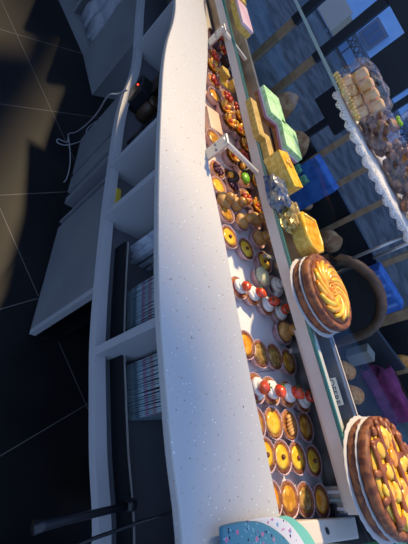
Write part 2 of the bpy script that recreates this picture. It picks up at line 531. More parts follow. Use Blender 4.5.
# the street beyond
st = boxo('street', (-1, 9.3, -0.2), (30, 11.9, .1), M['street']); struct(st)
bd = thing('building', 'blue shaded building across the street with shuttered window', 'building', (-2, 14, -.15))
boxo('wall', (-8, 2, 12.4), (46, 4, 24.8), M['building'], bd)  # unseen upper height added to keep sun off the window table
for x, z in ((-1.86, .98), (-4.8, .98), (1.1, .98), (3.6, .98)):
    wf = boxo('window', (x, -.05, z), (.62, .12, .62), M['btrim'], bd)
    boxo('shutter', (-.13, -.05, 0), (.2, .06, .46), M['bwin'], wf)
    boxo('shutter', (.13, -.05, 0), (.2, .06, .46), M['bwin'], wf)
boxo('ledge', (0, -.08, .60), (24, .1, .03), M['btrim'], bd)
rb = thing('railing', 'row of dark iron rings along the blue facade across the street', 'railing', (-3.9, 13.6, -.15))
rmesh = None
for k in range(34):
    if rmesh is None:
        b = B()
        pts = [(.085 * math.cos(t), 0, .085 * math.sin(t)) for t in [2 * math.pi * i / 16 for i in range(17)]]
        tube(b, pts, .026, 6)
        o = obj('ring', b, M['ringm'], rb, True); rmesh = o.data
    else:
        o = obj('ring', rmesh, None, rb)
    o.location = (-3 + k * .2, 0, .45)
boxo('rail', (0.3, 0, .34), (7, .03, .03), M['ringm'], rb)
boxo('rail', (0.3, 0, .56), (7, .03, .03), M['ringm'], rb)
for px in (-2.9, 0, 3.2):
    boxo('post', (px, 0, .29), (.04, .03, .58), M['ringm'], rb)

# ---------------------------------------------------------------- the counter
near_px = [(176, 0), (174, 20), (168, 40), (164, 65), (162, 100), (160, 150), (159, 220), (160, 300), (165, 370), (172, 450), (183, 544)]
far_px = [(204, 4), (208, 28), (208, 60), (206, 100), (206, 140), (211, 172), (219, 210), (228, 255), (237, 305), (253, 385), (270, 465), (284, 540)]
near = [P(x, y, WT).xy for x, y in near_px]
far = [P(x, y, WT).xy for x, y in far_px]
near = [Vector((-1.9, 2.16)), Vector((-1.45, 1.74)), Vector((-1.12, 1.46))] + near + [Vector((.48, .20)), Vector((.62, .11))]
far = [Vector((-1.78, 2.36)), Vector((-1.38, 1.94)), Vector((-1.12, 1.64))] + far + [Vector((.64, .36)), Vector((.78, .27))]


def resample(pl, n):
    pl = spline([(p[0], p[1], 0) for p in pl], 8)
    L = [0]
    for a, c in zip(pl, pl[1:]):
        L.append(L[-1] + (c - a).length)
    out = []
    j = 0
    for k in range(n):
        t = L[-1] * k / (n - 1)
        while j < len(L) - 2 and L[j + 1] < t:
            j += 1
        u = (t - L[j]) / max(L[j + 1] - L[j], 1e-9)
        out.append(pl[j].lerp(pl[j + 1], min(max(u, 0), 1)).xy)
    return out


def offset(pl, d):
    out = []
    for i, p in enumerate(pl):
        t = (pl[min(i + 1, len(pl) - 1)] - pl[max(i - 1, 0)]).normalized()
        out.append(p + Vector((-t.y, t.x)) * d)
    return out


NN = 90
nearR = resample(near, NN); farR = resample(far, NN)
b = B(); strip(b, nearR, farR, WT - .020, WT)
wk = obj('worktop', b, M['worktop'])
md = wk.modifiers.new('bevel', 'BEVEL'); md.width = .004; md.segments = 2; md.limit_method = 'ANGLE'; md.angle_limit = R(50)
tag(wk, 'long curved pale speckled worktop sweeping across the whole counter', 'worktop')

# open compartments under the worktop (worker's side)
RZ = .768
cu = thing('counter_shelf_unit', 'grey white open shelf unit under the curved worktop', 'shelf unit', (0, 0, 0))
inner = offset(nearR, .012)      # rail line follows the worktop edge
r0 = offset(nearR, .006); r1 = offset(nearR, .032)
b = B(); strip(b, r0, r1, RZ - .025, RZ); rail = obj('front_rail', b, M['cabinet'], cu)
back = offset(nearR, .30)
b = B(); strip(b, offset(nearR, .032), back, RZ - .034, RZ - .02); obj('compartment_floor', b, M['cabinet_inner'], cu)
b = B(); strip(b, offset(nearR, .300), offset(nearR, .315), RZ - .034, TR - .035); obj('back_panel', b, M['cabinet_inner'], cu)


def nearest(p, pl):
    return min(range(len(pl)), key=lambda i: (pl[i] - p).length)


for dpx in ((136, 48), (112, 168), (102, 219), (96, 355)):
    p = P(dpx[0], dpx[1], RZ).xy
    i = nearest(p, nearR)
    t = (nearR[i + 1] - nearR[i - 1]).normalized(); n = Vector((-t.y, t.x))
    a = nearR[i] + n * .004; c = nearR[i] + n * .30
    bb = B(); seg(bb, a, nearR[i] + n * .10, .018, RZ + .0005, WT - .0205)
    seg(bb, nearR[i] + n * .10, c, .018, RZ + .0005, TR - .035)
    seg(bb, nearR[i] + n * .033, c, .018, RZ - .02, RZ + .0005)
    obj('divider', bb, M['cabinet'], cu)
# legs/plinth carrying the shelf unit, well back in the shade


# lower cabinets on the floor
fa, fb = P(28, 335, 0).xy, P(57, 229, 0).xy
fc, fd = P(70, 180, 0).xy, P(80, 140, 0).xy
CH = .66
dA = (fd - fa).normalized(); nA = Vector((-dA.y, dA.x)) * -1
if nA.y < 0:
    nA = -nA
low = thing('base_cabinet', 'grey base cabinet standing on the black tiles below the open shelves', 'cabinet', (fa.x, fa.y, 0))
off = Vector((fa.x, fa.y, 0))


def rel(v):
    return (v[0] - off.x, v[1] - off.y)


def quad(a, c, depth):
    return [rel(a), rel(c), rel(c + nA * depth), rel(a + nA * depth)]


# single upright panel rather than a solid: face, returns and back
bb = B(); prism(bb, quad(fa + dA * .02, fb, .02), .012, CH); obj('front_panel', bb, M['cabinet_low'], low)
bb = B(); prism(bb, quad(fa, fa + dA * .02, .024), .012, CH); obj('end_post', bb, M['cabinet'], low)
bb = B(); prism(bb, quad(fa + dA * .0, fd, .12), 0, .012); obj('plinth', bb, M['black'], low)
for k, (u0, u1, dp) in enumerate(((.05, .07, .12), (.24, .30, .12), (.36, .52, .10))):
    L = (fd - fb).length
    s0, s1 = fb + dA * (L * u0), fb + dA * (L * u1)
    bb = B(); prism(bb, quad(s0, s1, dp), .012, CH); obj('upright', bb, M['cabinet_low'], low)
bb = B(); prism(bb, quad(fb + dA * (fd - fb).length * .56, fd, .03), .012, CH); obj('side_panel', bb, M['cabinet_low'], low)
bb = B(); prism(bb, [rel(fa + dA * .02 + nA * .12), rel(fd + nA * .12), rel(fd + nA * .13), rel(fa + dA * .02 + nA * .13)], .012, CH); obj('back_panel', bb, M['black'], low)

ca, cb = P(92, 95, 0).xy, P(83, 55, 0).xy
cc = Vector((-2.6, cb.y + .12))
lb = thing('open_base_cabinet', 'grey open base cabinet at the far bend of the counter holding carrier bags', 'cabinet', (ca.x, ca.y, 0))
off = Vector((ca.x, ca.y, 0))
bb = B(); prism(bb, [rel(ca), rel(ca + Vector((.03, .33))), rel(cb + Vector((.03, .33))), rel(cb)], 0.0, .9); obj('end_box', bb, M['cabinet_low'], lb)
bb = B(); prism(bb, [rel(cb), rel(cb + Vector((.0, .33))), rel(cc + Vector((0, .33))), rel(cc)], 0.0, .07); obj('base_board', bb, M['cabinet_low'], lb)
bb = B(); prism(bb, [rel(cb + Vector((.0, .31))), rel(cb + Vector((.0, .33))), rel(cc + Vector((0, .33))), rel(cc + Vector((0, .31)))], 0.07, .9); obj('back_panel', bb, M['cabinet_inner'], lb)
for t in (.27, .62):
    q = cb.lerp(cc, t)
    bb = B(); prism(bb, [rel(q), rel(q + Vector((.02, 0))), rel(q + Vector((.02, .308))), rel(q + Vector((0, .308)))], .07, .9); obj('divider', bb, M['cabinet_low'], lb)


# carrier bags in the open cabinet
def lumpy(sx, sy, sz, seed, amp=.12):
    random.seed(seed)
    b = B(); box(b, (0, 0, sz / 2), (sx, sy, sz))
    bmesh.ops.subdivide_edges(b, edges=b.edges[:], cuts=4, use_grid_fill=True)
    for v in b.verts:
        f = 1 - .25 * (v.co.z / sz)
        v.co.x = v.co.x * f + random.uniform(-1, 1) * sx * amp * .5
        v.co.y = v.co.y * f + random.uniform(-1, 1) * sy * amp * .5
        if v.co.z > .01:
            v.co.z += random.uniform(-1, 1) * sz * amp * .3
    return b


g1 = cb.lerp(cc, .12)
for i, (t, h, yy, lab) in enumerate(((.07, .58, .12, 'crumpled grey carrier bag against the end of the open base cabinet'), (.18, .50, .13, 'crumpled grey carrier bag beside the cabinet divider, behind its neighbour'))):
    q = cb.lerp(cc, t)
    o = obj('carrier_bag', lumpy(.085, .2, h, 5 + i), M['plastic_bag'], None, True)
    o.location = (q.x, q.y + yy, .072)
    tag(o, lab, 'bag')
q = cb.lerp(cc, .42)
o = obj('black_tub', B(), M['black'])
bpy.data.objects.remove(o)
bb = B(); lathe(bb, [(.05, 0), (.065, .10), (.068, .10), (.068, .112), (.04, .118)], 20)
o = obj('tub', bb, M['black'], None, True); o.location = (q.x, q.y + .12, .07)
tag(o, 'black round tub inside the open base cabinet at the far bend', 'tub')

# ---------------------------------------------------------------- the pastry case
G_px = [(224, 0), (240, 60), (253, 115), (263, 160), (272, 199), (283, 240), (300, 295), (316, 345), (342, 428), (366, 515)]
G = [P(x, y, GT).xy for x, y in G_px]
# straighten a little: fit smooth
for _ in range(3):
    G = [G[0]] + [(G[i - 1] + G[i] * 2 + G[i + 1]) / 4 for i in range(1, len(G) - 1)] + [G[-1]]
G = [G[0] + (G[0] - G[1]).normalized() * .7] + G
GR = resample(G, 60)
case = thing('pastry_display_case', 'long glass topped pastry display case behind the worktop', 'display case', (0, 0, 0))
W0 = offset(GR, .10)
b = B(); strip(b, offset(GR, .0), offset(GR, .02), GT - .038, GT - .0085); obj('frame_rail', b, M['cream'], case)
b = B(); strip(b, W0, offset(GR, .115), TR - .004, GT - .0085); obj('inner_fascia', b, M['steel'], case)
b = B(); strip(b, offset(GR, .004), offset(GR, .42), GT - .008, GT - .0005); obj('top_glass', b, M['glass'], case)
b = B(); strip(b, offset(GR, -.001), offset(GR, .0039), GT - .008, GT); obj('glass_edge', b, M['glass_edge'], case)
doff = [-.13 - .07 * min(1, max(0, (p.x + .4) / .4)) for p in GR]
nearD = [offset(GR, d)[i] for i, d in enumerate(doff)]
b = B(); strip(b, nearD, offset(GR, .1149), TR - .03, TR - .0045); obj('deck', b, M['steel'], case)
b = B(); strip(b, offset(GR, .421), offset(GR, .427), .5, GT - .001); obj('front_glass', b, M['glass'], case)
ks = [i for i, p in enumerate(GR) if p.x > .20]
b = B(); strip(b, offset(GR, .034)[ks[0]:], offset(GR, .099)[ks[0]:], GT - .055, GT - .050); obj('slate_strip', b, M['slate'], case)
b = B(); strip(b, offset(GR, .0993)[ks[0]:], offset(GR, .1035)[ks[0]:], GT - .0005, GT + .001); obj('glass_joint', b, M['cream'], case)
b = B(); strip(b, offset(GR, .0201)[ks[0]:], offset(GR, .0339)[ks[0]:], GT - .055, GT - .0085); obj('inner_lip', b, M['cream'], case)
kb = [i for i, p in enumerate(GR) if p.x > -1.08]
b = B(); strip(b, offset(GR, .116)[kb[0]:], offset(GR, .43)[kb[0]:], .0, .499); obj('body', b, M['facade'], case)
b = B(); strip(b, offset(GR, .116), offset(GR, .13), .499, TR - .031); obj('liner', b, M['facade'], case)


def bracket(pp, pa):
    q = P(pp[0], pp[1], GT).xy; a = P(pa[0], pa[1], GT).xy
    br = thing('glass_bracket', '', 'bracket', (q.x, q.y, TR))
    i = nearest(q, GR); t = (GR[i + 1] - GR[i - 1]).normalized()
    rz = math.atan2(t.y, t.x)
    boxo('post', (0, 0, (GT - TR) / 2 - .001), (.036, .008, GT - TR - .004), M['alu'], br, rz, .0015)
    d = a - q
    ar = boxo('arm', (d.x / 2, d.y / 2, GT - TR - .014), (d.length + .02, .012, .011), M['alu'], br, math.atan2(d.y, d.x), .002)
    tv = Vector((math.sin(rz), -math.cos(rz), 0))
    for k in (-1, 1):
        bb = B(); lathe(bb, [(.0035, 0), (.0035, .003), (.002, .004)], 12)
        o = obj('bolt', bb, M['steel'], br)
        o.location = Vector((math.cos(rz) * k * .009, math.sin(rz) * k * .009, .085)) + tv * .004
        o.rotation_euler = (R(90), 0, rz)
    return br


br = bracket((229, 138), (259, 168)); br['label'] = 'aluminium glass bracket with diagonal arm beside the lime green topped pastry'
br = bracket((226, 26), (247, 55)); br['label'] = 'aluminium glass bracket with diagonal arm at the far end, beside the pink iced cake'
for px, lab in (((268, 264), 'small grey clip on the case wall beside the white cream tartlet'), ((300, 354), 'small grey clip on the case wall beside the row of brown glazed tartlets')):
    q = P(px[0], px[1], TR + .02).xy
    i = nearest(q, W0); t = (W0[i + 1] - W0[i - 1]).normalized(); n = Vector((-t.y, t.x))
    c = W0[i] - n * .02
    o = boxo('wall_clip', (c.x, c.y, TR + .026), (.012, .045, .012), M['alu'], None, math.atan2(t.y, t.x), .002)
    tag(o, lab, 'clip')

# white trays on the deck
tdir = (G[-1] - G[4]).normalized(); tn = Vector((-tdir.y, tdir.x))


def tray(y0, y1, label):
    a = nearest(P(260, y0, TR).xy if y0 > 200 else P(235, y0, TR).xy, W0)
    c = nearest(P(325, y1, TR).xy if y1 > 400 else P(268, y1, TR).xy, W0)
    near_ = offset(GR, -.27)[a:c + 1]; far_ = offset(GR, .088)[a:c + 1]
    bb = B(); strip(bb, near_, far_, TR - .004, TR - .0005)
    o = obj('tray', bb, M['tray'])
    return tag(o, label, 'tray')


iE = nearest(P(331, 509, TR).xy, W0)
i1 = nearest(P(262, 215, TR).xy, W0); i2 = nearest(P(292, 362, TR).xy, W0)
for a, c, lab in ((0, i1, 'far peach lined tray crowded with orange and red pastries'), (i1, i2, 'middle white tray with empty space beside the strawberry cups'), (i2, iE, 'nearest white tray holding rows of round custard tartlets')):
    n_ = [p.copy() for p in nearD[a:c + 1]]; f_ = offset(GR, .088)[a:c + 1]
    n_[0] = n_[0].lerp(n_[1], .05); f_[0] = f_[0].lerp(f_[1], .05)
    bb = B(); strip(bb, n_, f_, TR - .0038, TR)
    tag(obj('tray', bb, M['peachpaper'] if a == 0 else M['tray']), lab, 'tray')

# end of the case
e0 = P(250, 524, 1.0).xy; e1 = P(352, 516, 1.0).xy
ed = (e1 - e0).normalized(); en = Vector((ed.y, -ed.x))
er = thing('case_end_rail', 'white end rail across the near end of the pastry case with a small black oval', 'rail', (e0.x, e0.y, TR))
c = (e1 - e0) / 2 + en * .022
boxo('rail', (c.x, c.y, .028), ((e1 - e0).length + .02, .042, .05), M['cream'], er, math.atan2(ed.y, ed.x), .004)
c2 = (e1 - e0) * .22 + en * .022
boxo('blue_tape', (c2.x, c2.y, .0535), (.10, .042, .001), M['bluestripe'], er, math.atan2(ed.y, ed.x))
q = P(327, 531, TR + .053).xy - e0
bb = B(); lathe(bb, [(.005, 0), (.005, .0015), (.003, .002)], 14, sx=1.5)
o = obj('black_oval', bb, M['black'], er); o.location = (q.x, q.y, .0535)
q = P(341, 513, TR + .03).xy
tag(boxo('black_block', (q.x - .0, q.y + .006, TR + .019), (.075, .03, .034), M['black'], None, math.atan2(ed.y, ed.x), .003), 'small black block beside the white end rail near the last tartlets', 'block')
vt = thing('vent_grille', 'small silver slotted grille standing against the case wall near the end', 'grille', (0, 0, 0))
q = P(337, 500, TR + .04).xy
vt.location = (q.x, q.y, TR); vt.rotation_euler = (0, 0, math.atan2(tdir.y, tdir.x))
boxo('plate', (0, .004, .03), (.055, .004, .06), M['alu'], vt)
for k in range(3):
    boxo('slat', (-.017 + k * .017, -.001, .03), (.007, .006, .055), M['pale_edge'] if k % 2 else M['white'], vt, bevel=.001)

# blue chilled counter top past the end of the case
q = (e0 + e1) / 2 + en * .28
nx = thing('chiller_cabinet', 'blue grey glass topped cabinet past the end of the pastry case', 'cabinet', (q.x, q.y, 0), math.atan2(ed.y, ed.x))
boxo('body', (.12, 0, .455), (.74, .40, .91), M['cabinet_dark'], nx, bevel=.004)
boxo('top', (.12, 0, .92), (.74, .41, .02), M['bluestripe'], nx, bevel=.003)
boxo('glass_edge', (.15, .212, .965), (.60, .006, .07), M['glass_edge'], nx)

# upper glass shelf with the lace tray
UZ = 1.27
u0 = P(300, 7, UZ).xy; u1 = P(326, 62, UZ).xy
ud = (u1 - u0).normalized(); un = Vector((-ud.y, ud.x))
us = thing('upper_glass_shelf', 'raised glass shelf with pale edge above the display case', 'shelf', (u1.x, u1.y, GT))
a0 = -ud * .75; a1 = ud * .72
bb = B(); strip(bb, [a0, a1], [a0 + un * .30, a1 + un * .30], UZ - .008 - GT, UZ - GT); obj('glass_panel', bb, M['glass'], us)
bb = B(); strip(bb, [a0 - un * .004, a1 - un * .004], [a0 - un * .0001, a1 - un * .0001], UZ - .009 - GT, UZ + .001 - GT); obj('glass_edge', bb, M['pale_edge'], us)
for k in (-.70, .66):
    for nn in (.03, .26):
        p = ud * k + un * nn
        # posts stand on the top glass
        bb = B(); lathe(bb, [(.006, 0.0), (.006, UZ - .0085 - GT)], 12); o = obj('post', bb, M['alu'], us, True); o.location = (p.x, p.y, 0)

# lace doily and tray
dpx = [(340, 92), (348, 112), (359, 136), (369, 156), (378, 174), (391, 198), (402, 217), (413, 238)]
dz = UZ + .012
edge = [P(x, y, dz).xy for x, y in dpx]
edgeR = resample(edge, 40)
backp = [edgeR[-1] + Vector((.07, .10)), edgeR[-1] + Vector((.04, .20)), edgeR[0] + Vector((.10, .24)), edgeR[0] + Vector((-.01, .12))]
cen = sum((Vector(p) for p in edgeR), Vector((0, 0))) / len(edgeR) + Vector((.04, .13))
shr = [p + (cen - p).normalized() * .012 for p in edgeR]
bb = B(); prism(bb, [tuple(p) for p in shr] + [tuple(p) for p in backp], UZ + .0005, UZ + .010)
tag(obj('serving_board', bb, M['white']), 'white serving board under the paper lace on the upper glass shelf', 'board')
loop = edgeR + backp
bb = B(); prism(bb, [tuple(p + (cen - p).normalized() * .004) for p in edgeR] + [tuple(p) for p in backp], UZ + .0105, UZ + .0115)
dl = thing('lace_doily', 'white paper lace doily draped over the edge of the serving board', 'doily', (cen.x, cen.y, UZ + .0105))
o = obj('centre', bb, M['white'], dl); o.location = (-cen.x, -cen.y, -UZ - .0105)
bb = B(); rows = []
E2 = resample(edge, 200)
for i, p in enumerate(E2):
    d = (p - cen).normalized()
    s = abs(math.sin(i / 199 * math.pi * 13))
    r_ = []
    for k in range(4):
        t = k / 3
        out = .008 + (.010 + .006 * s) * t
        drop = -(.014 + .009 * s) * t * t
        q = p + d * (out - .006)
        r_.append(bb.verts.new((q.x - cen.x, q.y - cen.y, 0.001 + drop)))
    rows.append(r_)
for a, c in zip(rows, rows[1:]):
    for k in range(3):
        bb.faces.new((a[k], a[k + 1], c[k + 1], c[k]))
o = obj('lace_edge', bb, M['lace'], dl, True)
sm = o.modifiers.new('s', 'SOLIDIFY'); sm.thickness = .001

# ---------------------------------------------------------------- pastries
CACHE = {}


def shape(key, fn):
    if key not in CACHE:
        CACHE[key] = fn()
    return CACHE[key]


def mesh_of(bm, m, smooth=True):
    me = bpy.data.meshes.new('pastry')
    bmesh.ops.recalc_face_normals(bm, faces=bm.faces)
    bm.to_mesh(me); bm.free()
    for p in me.polygons:
        p.use_smooth = smooth
    me.materials.append(m)
    return me


def f_case(r=.034, h=.021):
    b = B(); lathe(b, [(r * .72, 0), (r * .99, h), (r * 1.03, h + .001), (r * .93, h - .001), (r * .68, .004)], 48, 24, .022)
    return mesh_of(b, M['paper'])


def f_rim(r=.034, h=.021):
    b = B(); lathe(b, [(r * .985, h - .001), (r * 1.03, h + .001), (r * 1.025, h + .002), (r * .98, h + .0005)], 48, 24, .022, cap=False)
    return mesh_of(b, M['paper_rim'])


def f_crust(r=.034, h=.021, m='crust'):
    b = B(); lathe(b, [(r * .66, .003), (r * .93, h - .002), (r * .93, h + .0015), (r * .84, h + .003), (r * .70, h - .0005), (r * .3, h - .003)], 32, 16, .012)
    return mesh_of(b, M[m])


def f_fill(r=.034, h=.021, m='custard', dome=.0015):
    b = B(); lathe(b, [(r * .72, h - .003), (r * .745, h), (r * .5, h + dome), (r * .2, h + dome * 1.5)], 28)
    return mesh_of(b, M[m])


def f_nut(m='crust_dark', r=.034, h=.021):
    b = B(); ball(b, (0, 0, h + .004), (.0055, .0065, .004), 2)
    return mesh_of(b, M[m])


def f_swirl(h=.022, k=1.0, m='cream_top', seed=1):
    b = B()
    pts = []
    for i in range(46):
        t = i / 45
        a = t * 2 * math.pi * 2.6
        rr = .021 * k * (1 - t * .9)
        pts.append((rr * math.cos(a), rr * math.sin(a), h + .004 + t * .02 * k))
    tube(b, pts, lambda t: .0085 * k * (1 - .55 * t), 8)
    return mesh_of(b, M[m])


def f_strawberry(seed=0):
    b = B()
    rot = Matrix.Rotation(R(60), 3, 'X')
    r = bmesh.ops.create_icosphere(b, subdivisions=3, radius=1)
    for v in r['verts']:
        z = v.co.z
        f = 1 - .42 * max(0, z) ** 1.3
        v.co = Vector((v.co.x * .0150 * f, v.co.y * .0130 * f, z * .0200))
    bmesh.ops.rotate(b, cent=(0, 0, 0), matrix=rot, verts=r['verts'])
    bmesh.ops.translate(b, vec=(0.004, -.004, .047), verts=r['verts'])
    return mesh_of(b, M['red'])


def f_leaf():
    b = B()
    for k in range(5):
        a = k * 2 * math.pi / 5
        c = Vector((.003, .008, .053))
        d = Vector((math.cos(a), math.sin(a) * .5, .3 * math.sin(a))) * .009
        box(b, c + d * .5, (.009, .0035, .0012), a)
    return mesh_of(b, M['leaf'], False)


PARTS = {}


def kind(name, oval=1.0):
    """list of (part name, mesh, [subparts])"""
    if name in PARTS:
        return PARTS[name]
    L = [('paper_case', f_case(), [('paper_rim', f_rim())])]
    if name.startswith('tart_'):
        fill = name[5:]
        nut = None
        if fill.endswith('_nut'):
            fill = fill[:-4]; nut = True
        L.append(('crust', f_crust(m='crust_dark' if fill in ('olive', 'orange', 'amber') or nut else 'crust'), []))
        L.append(('filling', f_fill(m=fill), []))
        if nut:
            L.append(('nut', f_nut(), []))
    elif name == 'braid':
        L.append(('crust', f_crust(m='crust'), []))
        b = B()
        for k in range(6):
            ball(b, (-.018 + k * .0072, 0, .0225), (.0048, .017 * (1 - abs(k - 2.5) * .14), .006), 2, 0, Matrix.Rotation(R(25), 3, 'Z'))
        L.append(('pastry_braid', mesh_of(b, M['choux']), []))
    elif name == 'strawberry':
        L.append(('crust', f_crust(m='crust'), []))
        L.append(('jam', f_fill(m='jam', dome=.003), []))
        L.append(('cream', f_swirl(.020, .95), []))
        L.append(('strawberry', f_strawberry(), [('leaf', f_leaf())]))
    elif name == 'cream':
        L.append(('cream', f_swirl(.018, 1.15, 'cream_top'), []))
    elif name == 'crumble':
        b = B(); ball(b, (0, 0, .024), (.029, .029, .013), 3, .07)
        L.append(('crumb_topping', mesh_of(b, M['pistachio']), []))
    elif name == 'choux':
        b = B(); ball(b, (0, 0, .026), (.027, .027, .017), 3, .03)
        L.append(('choux_bun', mesh_of(b, M['choux']), []))
        b = B(); ball(b, (0.002, 0.004, .050), (.016, .016, .014), 3, .03)
        L.append(('small_bun', mesh_of(b, M['caramel']), []))
    elif name == 'berries':
        L.append(('crust', f_crust(), []))
        random.seed(3)
        b = B()
        for k in range(13):
            a = k * 2.4; r = .006 * math.sqrt(k)
            ball(b, (r * math.cos(a), r * math.sin(a), .026), (.0062, .0062, .0058), 1)
        L.append(('berries', mesh_of(b, M['berry']), []))
    elif name == 'redfruit':
        L.append(('crust', f_crust(), []))
        L.append(('filling', f_fill(m='orange'), []))
        b = B()
        for k in range(5):
            a = k * 1.26
            ball(b, (.014 * math.cos(a), .014 * math.sin(a), .0275), (.011, .008, .007), 2, 0, Matrix.Rotation(a, 3, 'Z'))
        L.append(('red_fruit', mesh_of(b, M['red']), []))
    elif name == 'fruitmix':
        L.append(('crust', f_crust(), []))
        for mm, ph, nm in (('orange', 0, 'orange_slices'), ('pinkfruit', 1.0, 'pink_fruit'), ('red', 2.1, 'red_fruit')):
            b = B()
            for k in range(2):
                a = ph + k * 3.14
                ball(b, (.014 * math.cos(a), .014 * math.sin(a), .027), (.011, .0075, .008), 2, .03, Matrix.Rotation(a + .8, 3, 'Z'))
            L.append((nm, mesh_of(b, M[mm]), []))
    elif name == 'petals':
        L.append(('crust', f_crust(), []))
        b = B()
        for k in range(6):
            a = k * 1.047
            rot = Matrix.Rotation(a, 3, 'Z') @ Matrix.Rotation(R(-30), 3, 'Y')
            ball(b, (.016 * math.cos(a), .016 * math.sin(a), .029), (.017, .0095, .0050), 2, .03, rot)
        L.append(('apricot_slices', mesh_of(b, M['orange']), []))
        b = B(); ball(b, (0, 0, .031), (.007, .007, .006), 2)
        L.append(('cherry', mesh_of(b, M['red']), []))
    elif name == 'cube':
        b = B(); box(b, (0, 0, .026), (.036, .036, .040), .2, .003)
        L.append(('cake_cube', mesh_of(b, M['sponge'], False), []))
    elif name == 'darkcube':
        b = B(); box(b, (0, 0, .026), (.034, .034, .040), .5, .003)
        L.append(('chocolate_cube', mesh_of(b, M['dark'], False), []))
    elif name == 'horned':
        L.append(('crust', f_crust(m='crust_dark'), []))
        b = B()
        pts = [(.020 * math.cos(t), .020 * math.sin(t), .024 + .010 * math.sin((t + .5) / 4.2 * math.pi)) for t in [-.5 + 4.2 * i / 14 for i in range(15)]]
        tube(b, pts, lambda t: .003 + .008 * math.sin(t * math.pi), 10)
        L.append(('chocolate_crescent', mesh_of(b, M['dark']), []))
        b = B(); ball(b, (0, -.003, .028), (.015, .012, .010), 3, .05)
        L.append(('filling', mesh_of(b, M['orange']), []))
    elif name == 'lime':
        L.append(('crust', f_crust(), []))
        b = B(); ball(b, (0, 0, .026), (.023, .019, .012), 3, .02)
        L.append(('green_icing', mesh_of(b, M['lime']), []))
    elif name == 'peach':
        L = []
        b = B(); box(b, (0, 0, .016), (.12, .075, .032), 0, .006)
        L.append(('sponge', mesh_of(b, M['peach'], False), []))
    PARTS[name] = L
    return L


NAMES = {'strawberry': 'strawberry_tartlet', 'cream': 'cream_tartlet', 'crumble': 'crumble_tartlet', 'choux': 'choux_bun', 'berries': 'berry_tartlet',
         'redfruit': 'fruit_tartlet', 'fruitmix': 'fruit_tartlet', 'petals': 'apricot_tartlet', 'cube': 'sponge_cake_cube', 'darkcube': 'chocolate_cake_cube', 'horned': 'crescent_tartlet', 'lime': 'green_iced_tartlet', 'peach': 'sponge_slab', 'braid': 'braided_tartlet'}


def pastry(kd, px, py, label, group=None, rz=None, lift=.02, sc=1.0, tall=False):
    p = P(px, py, TR + lift)
    o = thing(NAMES.get(kd, 'custard_tartlet'), label, 'pastry', (p.x, p.y, TR + .0005), rz if rz is not None else random.uniform(-.5, .5) - .55, group)
    o.scale = (1.0 * sc, .95 * sc, sc)
    for nm, me, subs in kind(kd):
        c = obj(nm, me, None, o)
        for sn, sm_ in subs:
            obj(sn, sm_, None, c)
    return o


ORD = ['nearest the worktop', 'second from worktop', 'third from worktop', 'nearest case wall']
rz0 = -.55
rows = [
    ('row by the end rail', [('tart_orange', 271, 499), ('tart_amber', 288.5, 499), ('tart_olive', 305, 500), ('tart_orange', 321, 501)], 'front row tartlets'),
    ('second row from end rail', [('tart_custard_nut', 265.5, 455), ('tart_custard_nut', 281.5, 457), ('tart_custard_nut', 297, 458), ('tart_custard_nut', 313, 461)], 'custard tartlets with a nut'),
    ('third row from end rail', [('tart_amber', 255, 423), ('tart_custard', 273, 423), ('braid', 289, 425), ('tart_amber', 305, 427)], 'third row tartlets'),
    ('row past nearer strawberries', [('tart_orange', 245.5, 345), ('tart_olive', 260, 354), ('tart_olive', 274, 357), ('tart_amber', 288, 362)], 'fifth row tartlets'),
]
desc = {'tart_orange': 'round tartlet with bright orange filling', 'tart_amber': 'round tartlet with amber glazed filling', 'tart_olive': 'round tartlet with dark brown glaze',
        'tart_custard_nut': 'yellow custard tartlet with nut', 'tart_custard': 'yellow custard tartlet', 'braid': 'tartlet topped with pastry braid'}
for rowname, items, grp in rows:
    for j, (kd, x, y) in enumerate(items):
        pastry(kd, x, y, '%s, %s, %s' % (desc[kd], rowname, ORD[j]), grp, rz0)
for j, (x, y) in enumerate([(252, 389), (267, 392), (284, 395), (299, 400)]):
    pastry('strawberry', x, y, 'strawberry and cream tartlet in the nearer strawberry row, %s' % ORD[j], 'strawberry cream tartlets', rz0 + j, .012)
for j, (x, y) in enumerate([(236, 289), (250, 296), (264, 306), (277, 314)]):
    pastry('strawberry', x, y, 'strawberry and cream tartlet in the farther strawberry row, %s' % ORD[j], 'strawberry cream tartlets', rz0 + 1 + j, .012, .92)
pastry('choux', 281, 333, 'tall caramel choux bun standing alone beyond the nearer tartlets', None, None, .012)
pastry('choux', 256, 240, 'caramel choux bun beside the three nut tartlets', None, None, .012, .92)
pastry('choux', 239, 223, 'brown choux bun between the yellow pastries and the case wall', None, None, .012, .92)
pastry('crumble', 259, 278, 'pale pistachio crumble tartlet beside the white cream one', None, None, .012)
pastry('cream', 272, 288, 'tartlet piled with white cream beside the case wall', None, None, .012)
for j, (x, y) in enumerate([(229, 237), (246, 249), (264, 262)]):
    pastry('tart_custard_nut', x, y, 'round brown tartlet with a yellow nut centre, %s of the diagonal three' % ['nearest the worktop', 'middle', 'nearest the case wall'][j], 'diagonal row of nut tartlets', rz0)
cl = [('tart_custard', 217, 187, 'shiny yellow'), ('choux', 221, 202, 'striped tan'), ('choux', 233, 206, 'large golden'), ('tart_amber', 225, 214, 'amber half hidden'),
      ('fruitmix', 244, 199, 'brown and orange fruit'), ('petals', 254, 208, 'deep orange fruit'), ('choux', 253, 221, 'golden choux'),
      ('berries', 231, 186, 'dark berry'), ('lime', 243, 180, 'lime green iced'), ('petals', 253, 184, 'small orange petal'), ('berries', 216, 171, 'dark berry'),
      ('horned', 228, 178, 'chocolate crescent'), ('horned', 240, 168, 'large chocolate crescent'), ('fruitmix', 251, 170, 'red and orange'), ('petals', 230, 158, 'orange petal'), ('redfruit', 242, 157, 'red fruit')]
